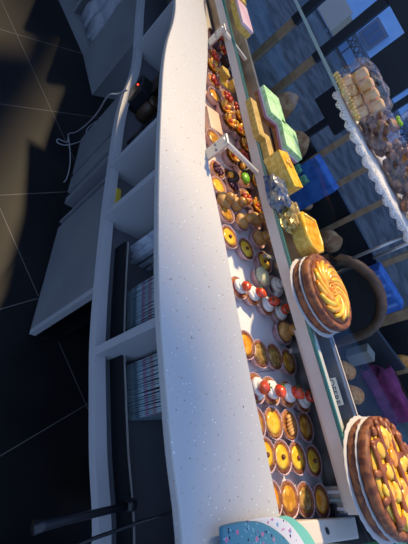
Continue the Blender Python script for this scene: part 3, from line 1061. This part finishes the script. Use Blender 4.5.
whr = ['by the worktop edge just past the bracket', 'beside the worktop below the yellow one', 'in the middle below the dark berry tartlets', 'behind the golden bun at the worktop edge',
       'beside the case wall above the last choux bun', 'against the case wall above the diagonal tartlets', 'against the case wall, nearest the three nut tartlets', 'in the middle beside the lime one',
       'between the two halves of the tray by the bracket arm', 'against the case wall beside the lime one', 'at the worktop edge under the bracket post', 'behind the bracket post', 'under the bracket arm', 'under the end of the bracket arm', 'just past the bracket post', 'right under the bracket arm']
for (kd, x, y, ds), wh in zip(cl, whr):
    pastry(kd, x, y, '%s pastry %s' % (ds, wh), 'pastries just past the bracket', None, .014, .92)
up = [('redfruit', 213, 58), ('darkcube', 222, 65), ('petals', 210, 69), ('cube', 220, 77), ('cream', 231, 75), ('berries', 214, 48), ('redfruit', 223, 53), ('redfruit', 213, 83), ('tart_custard', 223, 84),
      ('cube', 230, 90), ('darkcube', 240, 84), ('tart_orange', 214, 97), ('redfruit', 226, 99), ('cube', 238, 99), ('petals', 223, 111), ('redfruit', 236, 110), ('cube', 246, 108),
      ('peach', 213, 122), ('petals', 227, 124), ('petals', 238, 120), ('redfruit', 246, 118), ('petals', 237, 132), ('redfruit', 247, 129), ('fruitmix', 250, 143), ('tart_amber', 213, 140), ('petals', 243, 148),
      ('berries', 213, 37), ('fruitmix', 221, 41), ('petals', 231, 60)]
dn = {'redfruit': 'red fruit tartlet', 'darkcube': 'dark chocolate cake cube', 'petals': 'orange apricot tartlet', 'cube': 'yellow sponge cube', 'cream': 'white cream tartlet', 'berries': 'dark berry tartlet',
      'tart_custard': 'yellow custard tartlet', 'tart_orange': 'long orange tartlet', 'peach': 'flat peach coloured sponge slab', 'fruitmix': 'mixed fruit tartlet', 'tart_amber': 'tan glazed tartlet'}
wx = lambda x, y: ['at the worktop edge', 'near the worktop', 'mid tray', 'by the case wall'][min(3, max(0, int((x - 207 - (y - 40) * .13) / 8.5)))]
wy = lambda y: ['beside the farthest bracket', 'just past the farthest bracket', 'in the far third of the tray', 'halfway between the two brackets', 'past halfway towards the nearer bracket', 'just before the nearer bracket'][min(5, max(0, int((y - 36) / 19)))]
seen = {}
for kd, x, y in up:
    lab = '%s %s, %s' % (dn[kd], wx(x, y), wy(y))
    seen[lab] = seen.get(lab, 0) + 1
    if seen[lab] > 1:
        lab += ', the nearer one'
    pastry(kd, x, y, lab, 'pastries between the two brackets', None, .016, 1.02 if kd != 'peach' else .8)


# ---------------------------------------------------------------- cakes on the glass top
def big_cake(px, py, rad, name, lab, top, style):
    p = P(px, py, GT)
    c = thing(name, lab, 'cake', (p.x, p.y, GT))
    bb = B(); lathe(bb, [(rad * .99, .0), (rad * 1.03, .001), (rad * 1.03, .003), (rad * .9, .0032)], 64, 32, .008); obj('board', bb, M['boardwhite'], c, True)
    bb = B(); lathe(bb, [(rad * .93, .0033), (rad * .97, .010), (rad * .96, .021), (rad * .90, .023)], 64, 40, .006); obj('lower_crust', bb, M['crust_dark'], c, True)
    bb = B(); lathe(bb, [(rad * .94, .0232), (rad * .985, .0238), (rad * .99, .0255), (rad * .9, .0258)], 64, 32, .008); obj('paper_disc', bb, M['boardwhite'], c, True)
    bb = B(); lathe(bb, [(rad * .93, .026), (rad * .98, .034), (rad * .97, .046), (rad * .90, .050), (rad * .84, .0475), (rad * .3, .047)], 64, 40, .008); obj('crust', bb, M['crust_dark'], c, True)
    bb = B(); lathe(bb, [(rad * .82, .0472), (rad * .83, .049), (rad * .6, .050), (rad * .2, .050)], 48); obj('filling', bb, M['brownglaze' if style == 1 else 'custard'], c, True)
    random.seed(12 + style)
    if style == 1:
        for k in range(14):
            b = B()
            a0 = k / 14 * 2 * math.pi
            pts = []
            for i in range(8):
                t = i / 7
                a = a0 + t * 1.5; r = rad * (.74 - .52 * t)
                pts.append((r * math.cos(a), r * math.sin(a), .052 + .003 * math.sin(t * 3.14)))
            tube(b, pts, lambda t: .0045 + .0035 * math.sin(t * math.pi), 8)
            obj('peach_slice', b, M['brightyellow'] if k % 2 else M['orange'], c, True)
        b = B(); 
        for k in range(3):
            pts = [((.006 + .008 * k) * math.cos(t), (.006 + .008 * k) * math.sin(t), .055 - k * .001) for t in [2 * math.pi * i / 16 for i in range(17)]]
            tube(b, pts, .003, 6)
        obj('peach_rosette', b, M['orange'], c, True)
    else:
        for d in range(2):
            for k in range(4):
                v = (-.60 + k * .40) * rad
                hl = math.sqrt(max(rad * rad * .74 - v * v, 0))
                pts = [((v, t * hl), (t * hl, v))[d] for t in [-1 + 2 * i / 12 for i in range(13)]]
                pts = [(x + random.uniform(-.003, .003), y + random.uniform(-.003, .003), (.052 + d * .003) / .6) for x, y in pts]
                b = B(); tube(b, pts, lambda t: .0078, 10)
                bmesh.ops.scale(b, vec=(1, 1, .6), verts=b.verts)
                obj('lattice_strip', b, M['brownglaze'], c, True)
        for k in range(22):
            a = random.uniform(0, 6.28); r = rad * .66 * math.sqrt(random.random())
            b = B(); ball(b, (r * math.cos(a), r * math.sin(a), .053), (.021, .016, .0065), 2, .08, Matrix.Rotation(a, 3, 'Z'))
            obj('fruit_piece', b, M['brightyellow'] if k % 3 else M['orange'], c, True)
        for k in range(7):
            a = 1.9 + k * .28
            b = B(); ball(b, (rad * .86 * math.cos(a), rad * .86 * math.sin(a), .052), (.012, .009, .007), 2, .1)
            obj('pastry_knob', b, M['brownglaze'], c, True)
    c.rotation_euler = (0, 0, R(-25))
    return c


big_cake(314, 297, .104, 'peach_cake', 'round cake with swirled orange peach slices, on white board at the glass edge', 0, 1)
big_cake(373, 476, .122, 'lattice_cake', 'large round cake with brown lattice over yellow fruit, nearest on the glass top', 0, 2)


def slab(px, py, size, rz, layers, name, lab, group=None, topm=None):
    p = P(px, py, GT)
    o = thing(name, lab, 'cake', (p.x, p.y, GT), rz, group)
    z = .0008
    for nm, m, h in layers:
        boxo(nm, (0, 0, z + h / 2), (size[0], size[1], h), M[m], o, bevel=min(.003, h * .3))
        z += h + .0002
    return o


lay = [('base', 'crust', .012), ('cream_layer', 'mauvecream', .008), ('sponge', 'white', .006), ('icing', 'greenice', .014)]
LR = R(-32)
slab(265, 113, (.125, .085), LR, lay, 'green_iced_cake', 'far slab cake with pale green icing on brown and mauve layers')
slab(281, 146, (.125, .085), LR - .1, lay, 'green_iced_cake', 'slab cake with pale green icing beside the golden loaf')
slab(252, 122, (.15, .03), LR, [('bar', 'yellowbar', .022)], 'sponge_bar', 'long yellow brown sponge bar in front of the far green iced cake')
slab(264, 152, (.10, .03), LR, [('bar', 'yellowbar', .022)], 'sponge_bar', 'short yellow brown sponge bar in front of the nearer green iced cake')
slab(238, 22, (.15, .06), LR, [('sponge', 'sponge', .022), ('icing', 'pinkice', .012)], 'pink_iced_cake', 'pink iced sponge slab by the farthest bracket')
slab(233, 0, (.09, .06), LR, [('sponge', 'sponge', .035)], 'sponge_cake', 'plain yellow sponge behind the pink iced cake at the frame edge')
lf = slab(275, 179, (.115, .055), LR + .35, [('loaf', 'sponge', .05), ('glaze', 'custard', .004)], 'golden_loaf', 'golden yellow loaf cake between green iced cake and foil packs')
b = B()
for k in range(7):
    ball(b, (random.uniform(-.03, .04), random.uniform(-.015, .015), .056), (.008, .006, .004), 2, .1)
obj('orange_topping', b, M['orange'], lf, True)
for px, py, s, m, lab in ((272, 197, (.10, .06, .035), 'bluefoil', 'blue shiny foil pack behind the golden loaf cake'), (286, 219, (.10, .07, .03), 'goldfoil', 'crinkled gold foil pack beside the orange tart piece')):
    p = P(px, py, GT)
    o = obj('foil_pack', lumpy(s[0], s[1], s[2], 21, .18), M[m]); o.location = (p.x, p.y, GT + .003); o.rotation_euler = (0, 0, LR)
    tag(o, lab, 'packet')
# tart piece next to the peach cake
p = P(299, 240, GT)
tp = thing('tart_piece', 'thick orange tart piece with raised yellow rim beside the peach cake', 'cake', (p.x, p.y, GT), LR)
pts = [(-.055, -.035), (.02, -.042), (.05, -.03), (.062, 0), (.05, .03), (.02, .042), (-.055, .035)]
b = B(); prism(b, pts, .001, .040); o = obj('pastry', b, M['sponge'], tp); mo = o.modifiers.new('b', 'BEVEL'); mo.width = .005; mo.segments = 3
b = B(); prism(b, [(x * .84, y * .80) for x, y in pts], .0405, .044); obj('orange_filling', b, M['orange'], tp)
b = B(); tube(b, [(x * .93, y * .92, .042) for x, y in pts + [pts[0]]], .006, 8); obj('rim', b, M['custard'], tp, True)


# ---------------------------------------------------------------- bagged biscuits on the lace
def bag(px, py, z, lab, items, tie=None, size=(.13, .07, .09), rz=R(-15), name='biscuit_bag', gather=None):
    p = P(px, py, z)
    o = thing(name, lab, 'bag', (p.x, p.y, UZ + .0122), rz)
    for nm, c, s, m, r in items:
        b = B(); box(b, (0, 0, 0), s, 0, min(s) * .28)
        q = obj(nm, b, M[m], o, True); q.location = c; q.rotation_euler = r
    random.seed(int(px))
    b = B(); box(b, (0, 0, 0), (size[0], size[1], size[2]))
    bmesh.ops.subdivide_edges(b, edges=b.edges[:], cuts=5, use_grid_fill=True)
    for v in b.verts:
        q = Vector((v.co.x / size[0] * 2, v.co.y / size[1] * 2, v.co.z / size[2] * 2))
        k = 1.0 / max((abs(q.x) ** 4 + abs(q.y) ** 4 + abs(q.z) ** 4) ** .25, .01)
        q = q * (k if k < 1 else 1)
        q *= 1 + random.uniform(-.11, .09)
        v.co = Vector((q.x * size[0] / 2, q.y * size[1] / 2, q.z * size[2] / 2))
    fl = obj('film', b, M['film'], o, False); fl.location = (0, 0, size[2] / 2 + .003)
    if gather:
        b = B(); tube(b, [(gather[0], gather[1], gather[2] + t * .05) for t in (0, .2, .35, .7, 1)], lambda t: .006 + .018 * abs(t - .35), 10)
        obj('gathered_neck', b, M['film'], o)
        b = B(); ball(b, (gather[0], gather[1], gather[2] + .016), (.0085, .0085, .007), 2)
        for s_ in (-1, 1):
            ball(b, (gather[0] + s_ * .010, gather[1], gather[2] + .018), (.009, .0035, .006), 2)
        obj('tie', b, M[tie], o, True)
    return o


wa = []
for i in range(4):
    for j in range(2):
        wa.append(('biscuit', (-.060 + i * .038 + j * .008, .006 + j * .004, .026 + j * .045), (.034, .034, .044), 'biscuit', (0.1 * (i % 2), .12, random.uniform(-.15, .15))))
wb = bag(351, 100, UZ + .03, 'clear bag of tan biscuits with a golden ridged edge on the lace', wa, None, (.19, .085, .115), R(-12))
for k in range(15):
    b = B(); ball(b, (0, 0, 0), (.0062, .006, .010), 2)
    q = obj('ridge', b, M['gold'], wb, True); q.location = (-.088 + k * .0117, -.030, .016 + .0015 * (k % 2))
    q.rotation_euler = (R(20), 0, 0)


def cookies(n, seed, w_=.12, d_=.06):
    random.seed(seed)
    L = []
    for k in range(n):
        L.append(('cookie', (random.uniform(-.4, .4) * w_, random.uniform(-.35, .35) * d_, .018 + (k // 5) * .022), (.040, .032, .020), 'cookie', (random.uniform(-.5, .5), random.uniform(-.5, .5), random.uniform(0, 3))))
    return L


for bx, by, sd_, tie_, tn_, rz_, lab_ in ((371, 136, 1, 'greentie', 'lime green', -15, 'beside the tan biscuits'), (387, 163, 2, 'orangetie', 'orange', 0, 'in the middle'), (400, 188, 4, 'pinktie', 'pink', 15, 'past the orange tied one'), (412, 212, 3, 'pinktie', 'pink', 30, 'at the frame edge')):
    bag(bx, by, UZ + .03, 'clear bag of brown cookies with %s tie, %s' % (tn_, lab_), cookies(16, sd_), tie_, (.14, .095, .09), R(rz_), 'cookie_bag', (.0, .02, .085))

# ---------------------------------------------------------------- things in the compartments
CF = RZ - .02
gi = nearest(P(106, 250, RZ).xy, nearR)


def frame_at(px, py):
    i = nearest(P(px, py, RZ).xy, nearR)
    t = (nearR[i + 1] - nearR[i - 1]).normalized(); n = Vector((-t.y, t.x))
    return i, nearR[i], t, n


# card sleeves standing on edge
i0 = nearest(P(102, 284, RZ).xy, nearR); i1_ = nearest(P(96, 345, RZ).xy, nearR); i2_ = nearest(P(90, 424, RZ).xy, nearR)
base = resample(offset(nearR, .150)[i0:i2_ + 1], 68)
me = None
dvi = nearest(P(96, 355, RZ).xy, nearR); dvp = offset(nearR, .150)[dvi]
for k in range(1, 67):
    p = base[k]; t = (base[k + 1] - base[k - 1]).normalized()
    if (p - dvp).length < .018:
        continue
    random.seed(k)
    if me is None:
        b = B(); box(b, (0, 0, .0825), (.0032, .10, .165), 0, .0006)
        me = mesh_of(b, M['bands'], False)
    o = obj('card_sleeve', me, None)
    o.location = (p.x, p.y, CF + .0005); o.rotation_euler = (0, R(random.uniform(-1.2, 1.2)), math.atan2(t.y, t.x) + R(random.uniform(-1, 1)))
    tag(o, 'thin banded card sleeve standing in the packed row under the worktop', 'card', 'card sleeves packed on edge in the shelf unit')
# folded bags: long folded plastic bags standing side by side
ka = nearest(P(102, 219, RZ).xy, nearR) + 1
for k in range(3):
    ln = offset(nearR, .112 + k * .026)[ka:i0 - 1]
    a_, c_ = ln[0], ln[-1]
    L = (c_ - a_).length - .02
    mid = (a_ + c_) / 2; rz_ = math.atan2((c_ - a_).y, (c_ - a_).x)
    th = thing('folded_bag', 'long folded blue grey plastic bag beside the card sleeves, %s' % ['nearest the shelf front', 'middle of three', 'farthest from the shelf front'][k], 'bag', (mid.x, mid.y, CF + .0005), rz_, 'folded plastic bags')
    b = B(); NX = 24
    rings = []
    for q_ in range(NX + 1):
        x = -L / 2 + L * q_ / NX
        pin = 1 - .75 * max(math.exp(-((x + L * .12) / .010) ** 2), math.exp(-((x - L * .18) / .010) ** 2)) - .3 * (q_ / NX)
        ring = []
        for yy, zz in ((-1, 0), (-1, .7), (-.5, 1), (.5, 1), (1, .7), (1, 0)):
            ring.append(b.verts.new((x, yy * .0115 * pin, zz * (.15 + .012 * pin) * (1 if zz else 0))))
        rings.append(ring)
    for p_, q_ in zip(rings, rings[1:]):
        for m_ in range(6):
            b.faces.new((p_[m_], p_[(m_ + 1) % 6], q_[(m_ + 1) % 6], q_[m_]))
    b.faces.new(rings[0]); b.faces.new(rings[-1][::-1])
    obj('bag', b, M['bagfold'], th, False)
    for xx in (-L * .12, L * .18):
        boxo('paper_band', (xx, 0, .154), (.007, .012, .016), M['yellowbar'], th)

# black bar with hinged handle
o1 = offset(nearR, .078)
ia = nearest(P(100, 232, RZ).xy, nearR); ib = nearest(P(83, 540, RZ).xy, nearR)
hl = thing('hinged_bar', 'long black upright strip along the shelf front with a hinged handle sticking out', 'bar', (0, 0, 0))
dva = nearest(P(102, 219, RZ).xy, nearR)
s0 = o1[dvi + 2]
hl.location = (s0.x, s0.y, CF)
bb = B(); strip(bb, [q_ - s0 for q_ in offset(nearR, .055)[dva + 2:-3]], [q_ - s0 for q_ in offset(nearR, .064)[dva + 2:-3]], .0005, .045); obj('bar', bb, M['black'], hl)
bb = B(); strip(bb, [q_ - s0 for q_ in offset(nearR, .062)[dva + 2:-3]], [q_ - s0 for q_ in offset(nearR, .065)[dva + 2:-3]], .0452, .048); obj('metal_strip', bb, M['alu'], hl)
hz = .825
j0 = P(131, 505, hz); j1 = P(33, 528, hz + .0); 
b = B(); 
L_ = Vector((j0.x - s0.x, j0.y - s0.y, hz - CF)); E_ = Vector((j1.x - s0.x, j1.y - s0.y, hz - CF))
tube(b, [L_, L_.lerp(E_, .35), L_.lerp(E_, .7), L_.lerp(E_, .9), E_], lambda t: .0065 + .004 * max(0, t - .6) / .4, 10)
obj('handle', b, M['blackm'], hl, True)
b = B(); ball(b, L_, (.012, .012, .012), 2); obj('hinge', b, M['blackm'], hl, True)
b = B(); tube(b, [L_, (L_.x, L_.y, .045)], .006, 8); obj('hinge_post', b, M['blackm'], hl, True)

# black cord from the worktop edge
b = B()
c0 = P(180, 508, .97); c0v = Vector((c0.x + .004, c0.y + .004, .955))
pts = [c0v, P(165, 515, .90), P(140, 522, .86), P(118, 530, .84), P(95, 538, .83), P(78, 545, .82), P(60, 556, .80)]
tube(b, spline(pts, 6), .0032, 8)
cd_ = obj('power_cord', b, M['black'], None, True)
tag(cd_, 'black cord looping out from under the worktop near the hinged handle', 'cord')

# box with a red light, jar and dark balls in the far compartment
i, q, t, n = frame_at(122, 105)
c = P(131, 103, CF).xy
bx_ = thing('adapter_box', 'dark box with a small red light in the shelf unit', 'device', (c.x, c.y, CF + .0005), math.atan2(t.y, t.x))
boxo('case', (0, 0, .045), (.085, .045, .09), M['blackm'], bx_, bevel=.006)
b = B(); ball(b, (0, 0, 0), (.003, .003, .003), 2); o = obj('red_light', b, M['led'], bx_); o.location = (0.0, -.023, .07)
c = P(140, 118, CF).xy
jr = thing('jar', 'small brown jar beside the dark box in the shelf unit', 'jar', (c.x, c.y, CF + .0005))
b = B(); lathe(b, [(.022, 0), (.026, .01), (.026, .060), (.020, .070), (.020, .073)], 24); obj('body', b, M['brownjar'], jr, True)
b = B(); lathe(b, [(.022, .0732), (.022, .088), (.016, .090)], 24); obj('lid', b, M['brownjar'], jr, True)
for (px, py, rr, lab) in ((134, 147, .027, 'dark round tin in the shelf unit beside the brown jar'), (122, 168, .031, 'dark blue round bowl shape in the shelf unit near the divider')):
    c = P(px, py, CF).xy
    o = thing('round_tin' if rr < .030 else 'blue_bowl', lab, 'container', (c.x, c.y, CF + .0005))
    if rr < .030:
        b = B(); lathe(b, [(rr, 0), (rr, .06), (rr * .95, .062)], 28); obj('body', b, M['blackm'], o, True)
        b = B(); lathe(b, [(rr * 1.03, .0625), (rr * 1.03, .074), (rr * .8, .077)], 28); obj('lid', b, M['blackm'], o, True)
    else:
        b = B(); lathe(b, [(rr * .6, 0), (rr * .95, .02), (rr * 1.05, .05), (rr * .85, .075), (rr * .3, .085)], 28); obj('shell', b, M['cupdark'], o, True)
        b = B(); lathe(b, [(rr * 1.07, .045), (rr * 1.09, .050), (rr * 1.05, .054)], 28); obj('rim_band', b, M['blackm'], o, True)
# yellow strip on the rail
ya, yb = nearest(P(108, 180, RZ).xy, nearR), nearest(P(102, 213, RZ).xy, nearR)
b = B(); strip(b, offset(nearR, .030)[ya:yb + 1], offset(nearR, .044)[ya:yb + 1], RZ + .0002, RZ + .004)
tag(obj('yellow_strip', b, M['yellow']), 'yellow strip lying on the shelf rail beside the divider', 'strip')
# small clutter in the far compartment
i, q, t, n = frame_at(130, 75)
c = q + n * .13
o = boxo('storage_box', (c.x, c.y, CF + .0705), (.11, .09, .14), M['brownjar'], None, math.atan2(t.y, t.x), .004); tag(o, 'brown box in the far compartment under the narrow end of the worktop', 'box')

# white cable hanging to the floor
cpts = [P(127, 90, .86), P(118, 94, .82), P(108, 96, .78), P(98, 112, .62), P(87, 124, .42), P(76, 132, .22), P(69, 134, .05), P(67, 142, .006), P(58, 139, .006), P(58, 143, .006), P(68, 145, .006), P(84, 139, .006), P(88, 128, .006), P(103, 117, .006)]
b = B(); tube(b, spline(cpts, 8), .0028, 8)
tag(obj('white_cable', b, M['cable'], None, True), 'pale grey cable hanging from the dark box and looping on the floor', 'cable')
b = B(); tube(b, spline([P(68, 134, .006), P(70, 150, .006), P(70, 165, .006), P(67, 178, .006), P(64, 182, .006)], 6), .003, 8)
tag(obj('white_cable', b, M['cable'], None, True), 'straight pale cable end lying on the black tiles beside the cabinet', 'cable')

# ---------------------------------------------------------------- floral papers at the near end of the worktop
def sheet(pxs, z0, bend, m, name, lab, cat='paper'):
    pts = resample([P(x, y, z0).xy for x, y in pxs] , 40)
    c = sum((Vector(p) for p in pts), Vector((0, 0))) / len(pts)
    bb = B(); prism(bb, [(p.x - c.x, p.y - c.y) for p in pts], 0, bend)
    o = obj(name, bb, M[m]); o.location = (c.x, c.y, z0)
    mm = o.modifiers.new('b', 'BEVEL'); mm.width = bend * .4; mm.segments = 3; mm.limit_method = 'ANGLE'; mm.angle_limit = R(60)
    return tag(o, lab, cat)


sheet([(268, 522), (276, 517), (286, 516), (297, 523), (307, 534), (314, 548), (318, 570), (280, 572), (270, 545)], 1.0005, .008, 'mint', 'mint_napkin', 'mint green rounded napkin, lowest of the floral stack', 'napkin')
sheet([(236, 523), (250, 519), (262, 517), (274, 517), (284, 521), (294, 532), (303, 548), (306, 572), (262, 574), (240, 550)], 1.009, .008, 'floral_white', 'white_floral_napkin', 'white floral rounded napkin between the blue and mint ones', 'napkin')
sheet([(217, 526), (228, 523), (240, 521), (252, 521), (262, 524), (272, 530), (282, 539), (290, 552), (294, 575), (222, 576), (219, 550)], 1.0175, .012, 'floral_blue', 'blue_floral_napkin', 'blue floral rounded napkin on top of the stack', 'napkin')

# ---------------------------------------------------------------- low table by the window and the things on it
tb = thing('window_table', 'long dark low table below the shop window', 'table', (0.1, 2.7, 0))
boxo('table_top', (0, 0, TB - .02), (4.4, .92, .04), M['table'], tb, bevel=.004)
for sx_ in (-2.1, -.7, .7, 2.1):
    for sy_ in (-.4, .4):
        boxo('leg', (sx_, sy_, (TB - .04) / 2), (.05, .05, TB - .04), M['wood_dark'], tb)


def onto(px, py):
    p = P(px, py, TB); 
    return p


def loaf(px, py, s, rz, lab, m='bread', name='bread_loaf', tilt=0):
    p = onto(px, py)
    p.y = min(p.y, 3.05)
    b = B(); ball(b, (0, 0, 0), (s[0] / 2, s[1] / 2, s[2] / 2), 3, .02)
    for v in b.verts:
        v.co.z += .006 * math.sin(v.co.x * 60)
        if v.co.z < -s[2] * .4:
            v.co.z = -s[2] * .4
    o = obj(name, b, M[m], None, True); o.location = (p.x, p.y, TB + s[2] * .4 + .001); o.rotation_euler = (0, 0, rz)
    return tag(o, lab, 'bread' if name == 'bread_loaf' else 'pastry')


loaf(294, 156, (.24, .16, .34), .2, 'tall pinkish bread loaf behind the nearer green iced cake')
loaf(318, 128, (.20, .16, .42), .1, 'tall crusty bread loaf standing left of the blue box')
loaf(301, 200, (.22, .15, .12), .3, 'low brown loaf behind the golden loaf cake')
loaf(331, 238, (.20, .10, .18), .3, 'brown loaf between the two wooden window bars')
loaf(340, 372, (.16, .11, .10), .5, 'golden croissant behind the lattice cake, the farther one', 'croissant', 'croissant')
loaf(348, 396, (.18, .11, .10), .7, 'golden croissant behind the lattice cake, the nearer one', 'croissant', 'croissant')


def stand_box(px, py, s, rz, m, name, lab, cat='box', z=None, rx=0):
    p = onto(px, py); p.y = min(p.y, 3.0)
    o = thing(name, lab, cat, (p.x, p.y, TB + .0005), rz)
    boxo('shell', (0, 0, s[2] / 2), s, M[m], o, bevel=.008)
    return o


o = stand_box(338, 177, (.30, .16, .32), .1, 'bluebag', 'blue_bag', 'blue bag holding green wrapped packets behind the lace', 'bag')
for k, x in enumerate((-.09, 0.0)):
    q = obj('green_packet', lumpy(.08, .07, .20, 31 + k, .15), M['greenwrap'], None, False)
    q.location = (o.location.x + x - .03, o.location.y - .14, TB + .001)
    tag(q, 'green wrapped packet leaning on the blue bag, %s' % ('the farther one' if k == 0 else 'the nearer one'), 'packet')
o = stand_box(368, 272, (.36, .14, .34), .15, 'bluebag', 'striped_blue_bag', 'blue striped bag standing behind the brown arched chair', 'bag')
for k in range(4):
    boxo('stripe', (-.13 + k * .085, -.0715, .17), (.022, .003, .30), M['bluestripe'], o)


# brown arched chair
p = P(350, 340, TB)
ch = thing('arched_chair', 'brown wooden arched chair back with dark padding beside the window bars', 'chair', (.50, 2.12, 0), 0)
b = B()
arc = [(-.24, 0, .35), (-.24, 0, .62)] + [(-.24 * math.cos(t), 0, .66 + .22 * math.sin(t)) for t in [math.pi * i / 12 for i in range(13)]] + [(.24, 0, .62), (.24, 0, .35)]
tube(b, arc, .030, 10); obj('back_frame', b, M['wood_brown'], ch, True)
b = B(); prism(b, [(x * .88, z) for x, _, z in arc], -.012, .012)
bmesh.ops.rotate(b, cent=(0, 0, 0), matrix=Matrix.Rotation(R(90), 3, 'X'), verts=b.verts)
obj('backrest', b, M['black'], ch)
boxo('seat', (0, -.2, .40), (.46, .42, .05), M['black'], ch, bevel=.015)
for sx_ in (-.2, .2):
    boxo('leg', (sx_, -.37, .187), (.035, .035, .375), M['wood_dark'], ch)
    boxo('leg', (sx_, -.02, .187), (.035, .035, .375), M['wood_dark'], ch)

o = stand_box(362, 352, (.50, .03, .20), .35, 'slate', 'slate_panel', 'dark slate board standing at the foot of the wide window bar', 'board')
loaf(392, 348, (.13, .10, .22), .4, 'twisted golden pastry beyond the dark slate board', 'croissant', 'twisted_pastry')
o = obj('magenta_cloth', lumpy(.42, .18, .16, 44, .2), M['magenta'], None, True); p = onto(366, 378); o.location = (p.x + .16, p.y + .02, TB + .004)
tag(o, 'crumpled magenta cloth beyond the croissants', 'cloth')
stand_box(349, 358, (.10, .08, .16), .3, 'greybeige', 'card_box', 'small beige box beside the farther croissant')
o = stand_box(397, 436, (.05, .34, .24), .5, 'greybeige', 'grey_crate', 'grey upright crate with a green edge behind the lattice cake', 'crate')
boxo('green_edge', (-.027, 0, .12), (.003, .32, .22), M['pale_edge'], o)
o = stand_box(392, 470, (.26, .2, .18), .5, 'bluebag', 'blue_bag', 'blue bag at the frame edge behind the lattice cake', 'bag')

# small card lying under the top glass
cp = P(342, 386, GT - .031)
gi_ = nearest(cp.xy, offset(GR, .07)); tg = (GR[gi_ + 1] - GR[gi_ - 1]).normalized()
cp.x, cp.y = offset(GR, .066)[gi_] + tg * .0
st_ = thing('price_card', 'small grey card lettered OFFRE under the glass edge beside the croissants', 'card', (cp.x, cp.y, GT - .031), math.atan2(tg.y, tg.x))
st_.rotation_euler = (R(38), 0, math.atan2(tg.y, tg.x))
boxo('card', (0, 0, .0005), (.064, .046, .001), M['cardgrey'], st_)
cu_ = bpy.data.curves.new('lettering', 'FONT'); cu_.body = 'OFFRE'; cu_.size = .021; cu_.align_x = 'CENTER'; cu_.offset = .0003
to = bpy.data.objects.new('tmp', cu_); COL.objects.link(to)
me_ = bpy.data.meshes.new_from_object(to.evaluated_get(bpy.context.evaluated_depsgraph_get()))
bpy.data.objects.remove(to)
me_.materials.clear(); me_.materials.append(M['black'])
lo = bpy.data.objects.new('lettering', me_); COL.objects.link(lo); lo.parent = st_
lo.location = (0, .001, .0013)

# boards seen outside through the window
for x, z, s, m, nm, lab, y in ((-5.1, .18, (1.2, .06, .7), 'beigeboard', 'notice_board', 'beige notice board across the street near the ring railing', 13.2), (-4.45, .32, (.35, .05, .62), 'tanboard', 'tan_panel', 'narrow tan panel beside the beige notice board across the street', 13.2)):
    o = thing(nm, lab, 'board', (x, y, -.15))
    boxo('panel', (0, 0, s[2] / 2 + .12), s, M[m], o)
    for k in (-1, 1):
        boxo('foot', (k * s[0] * .4, 0, .06), (.05, .05, .12), M['btrim'], o)
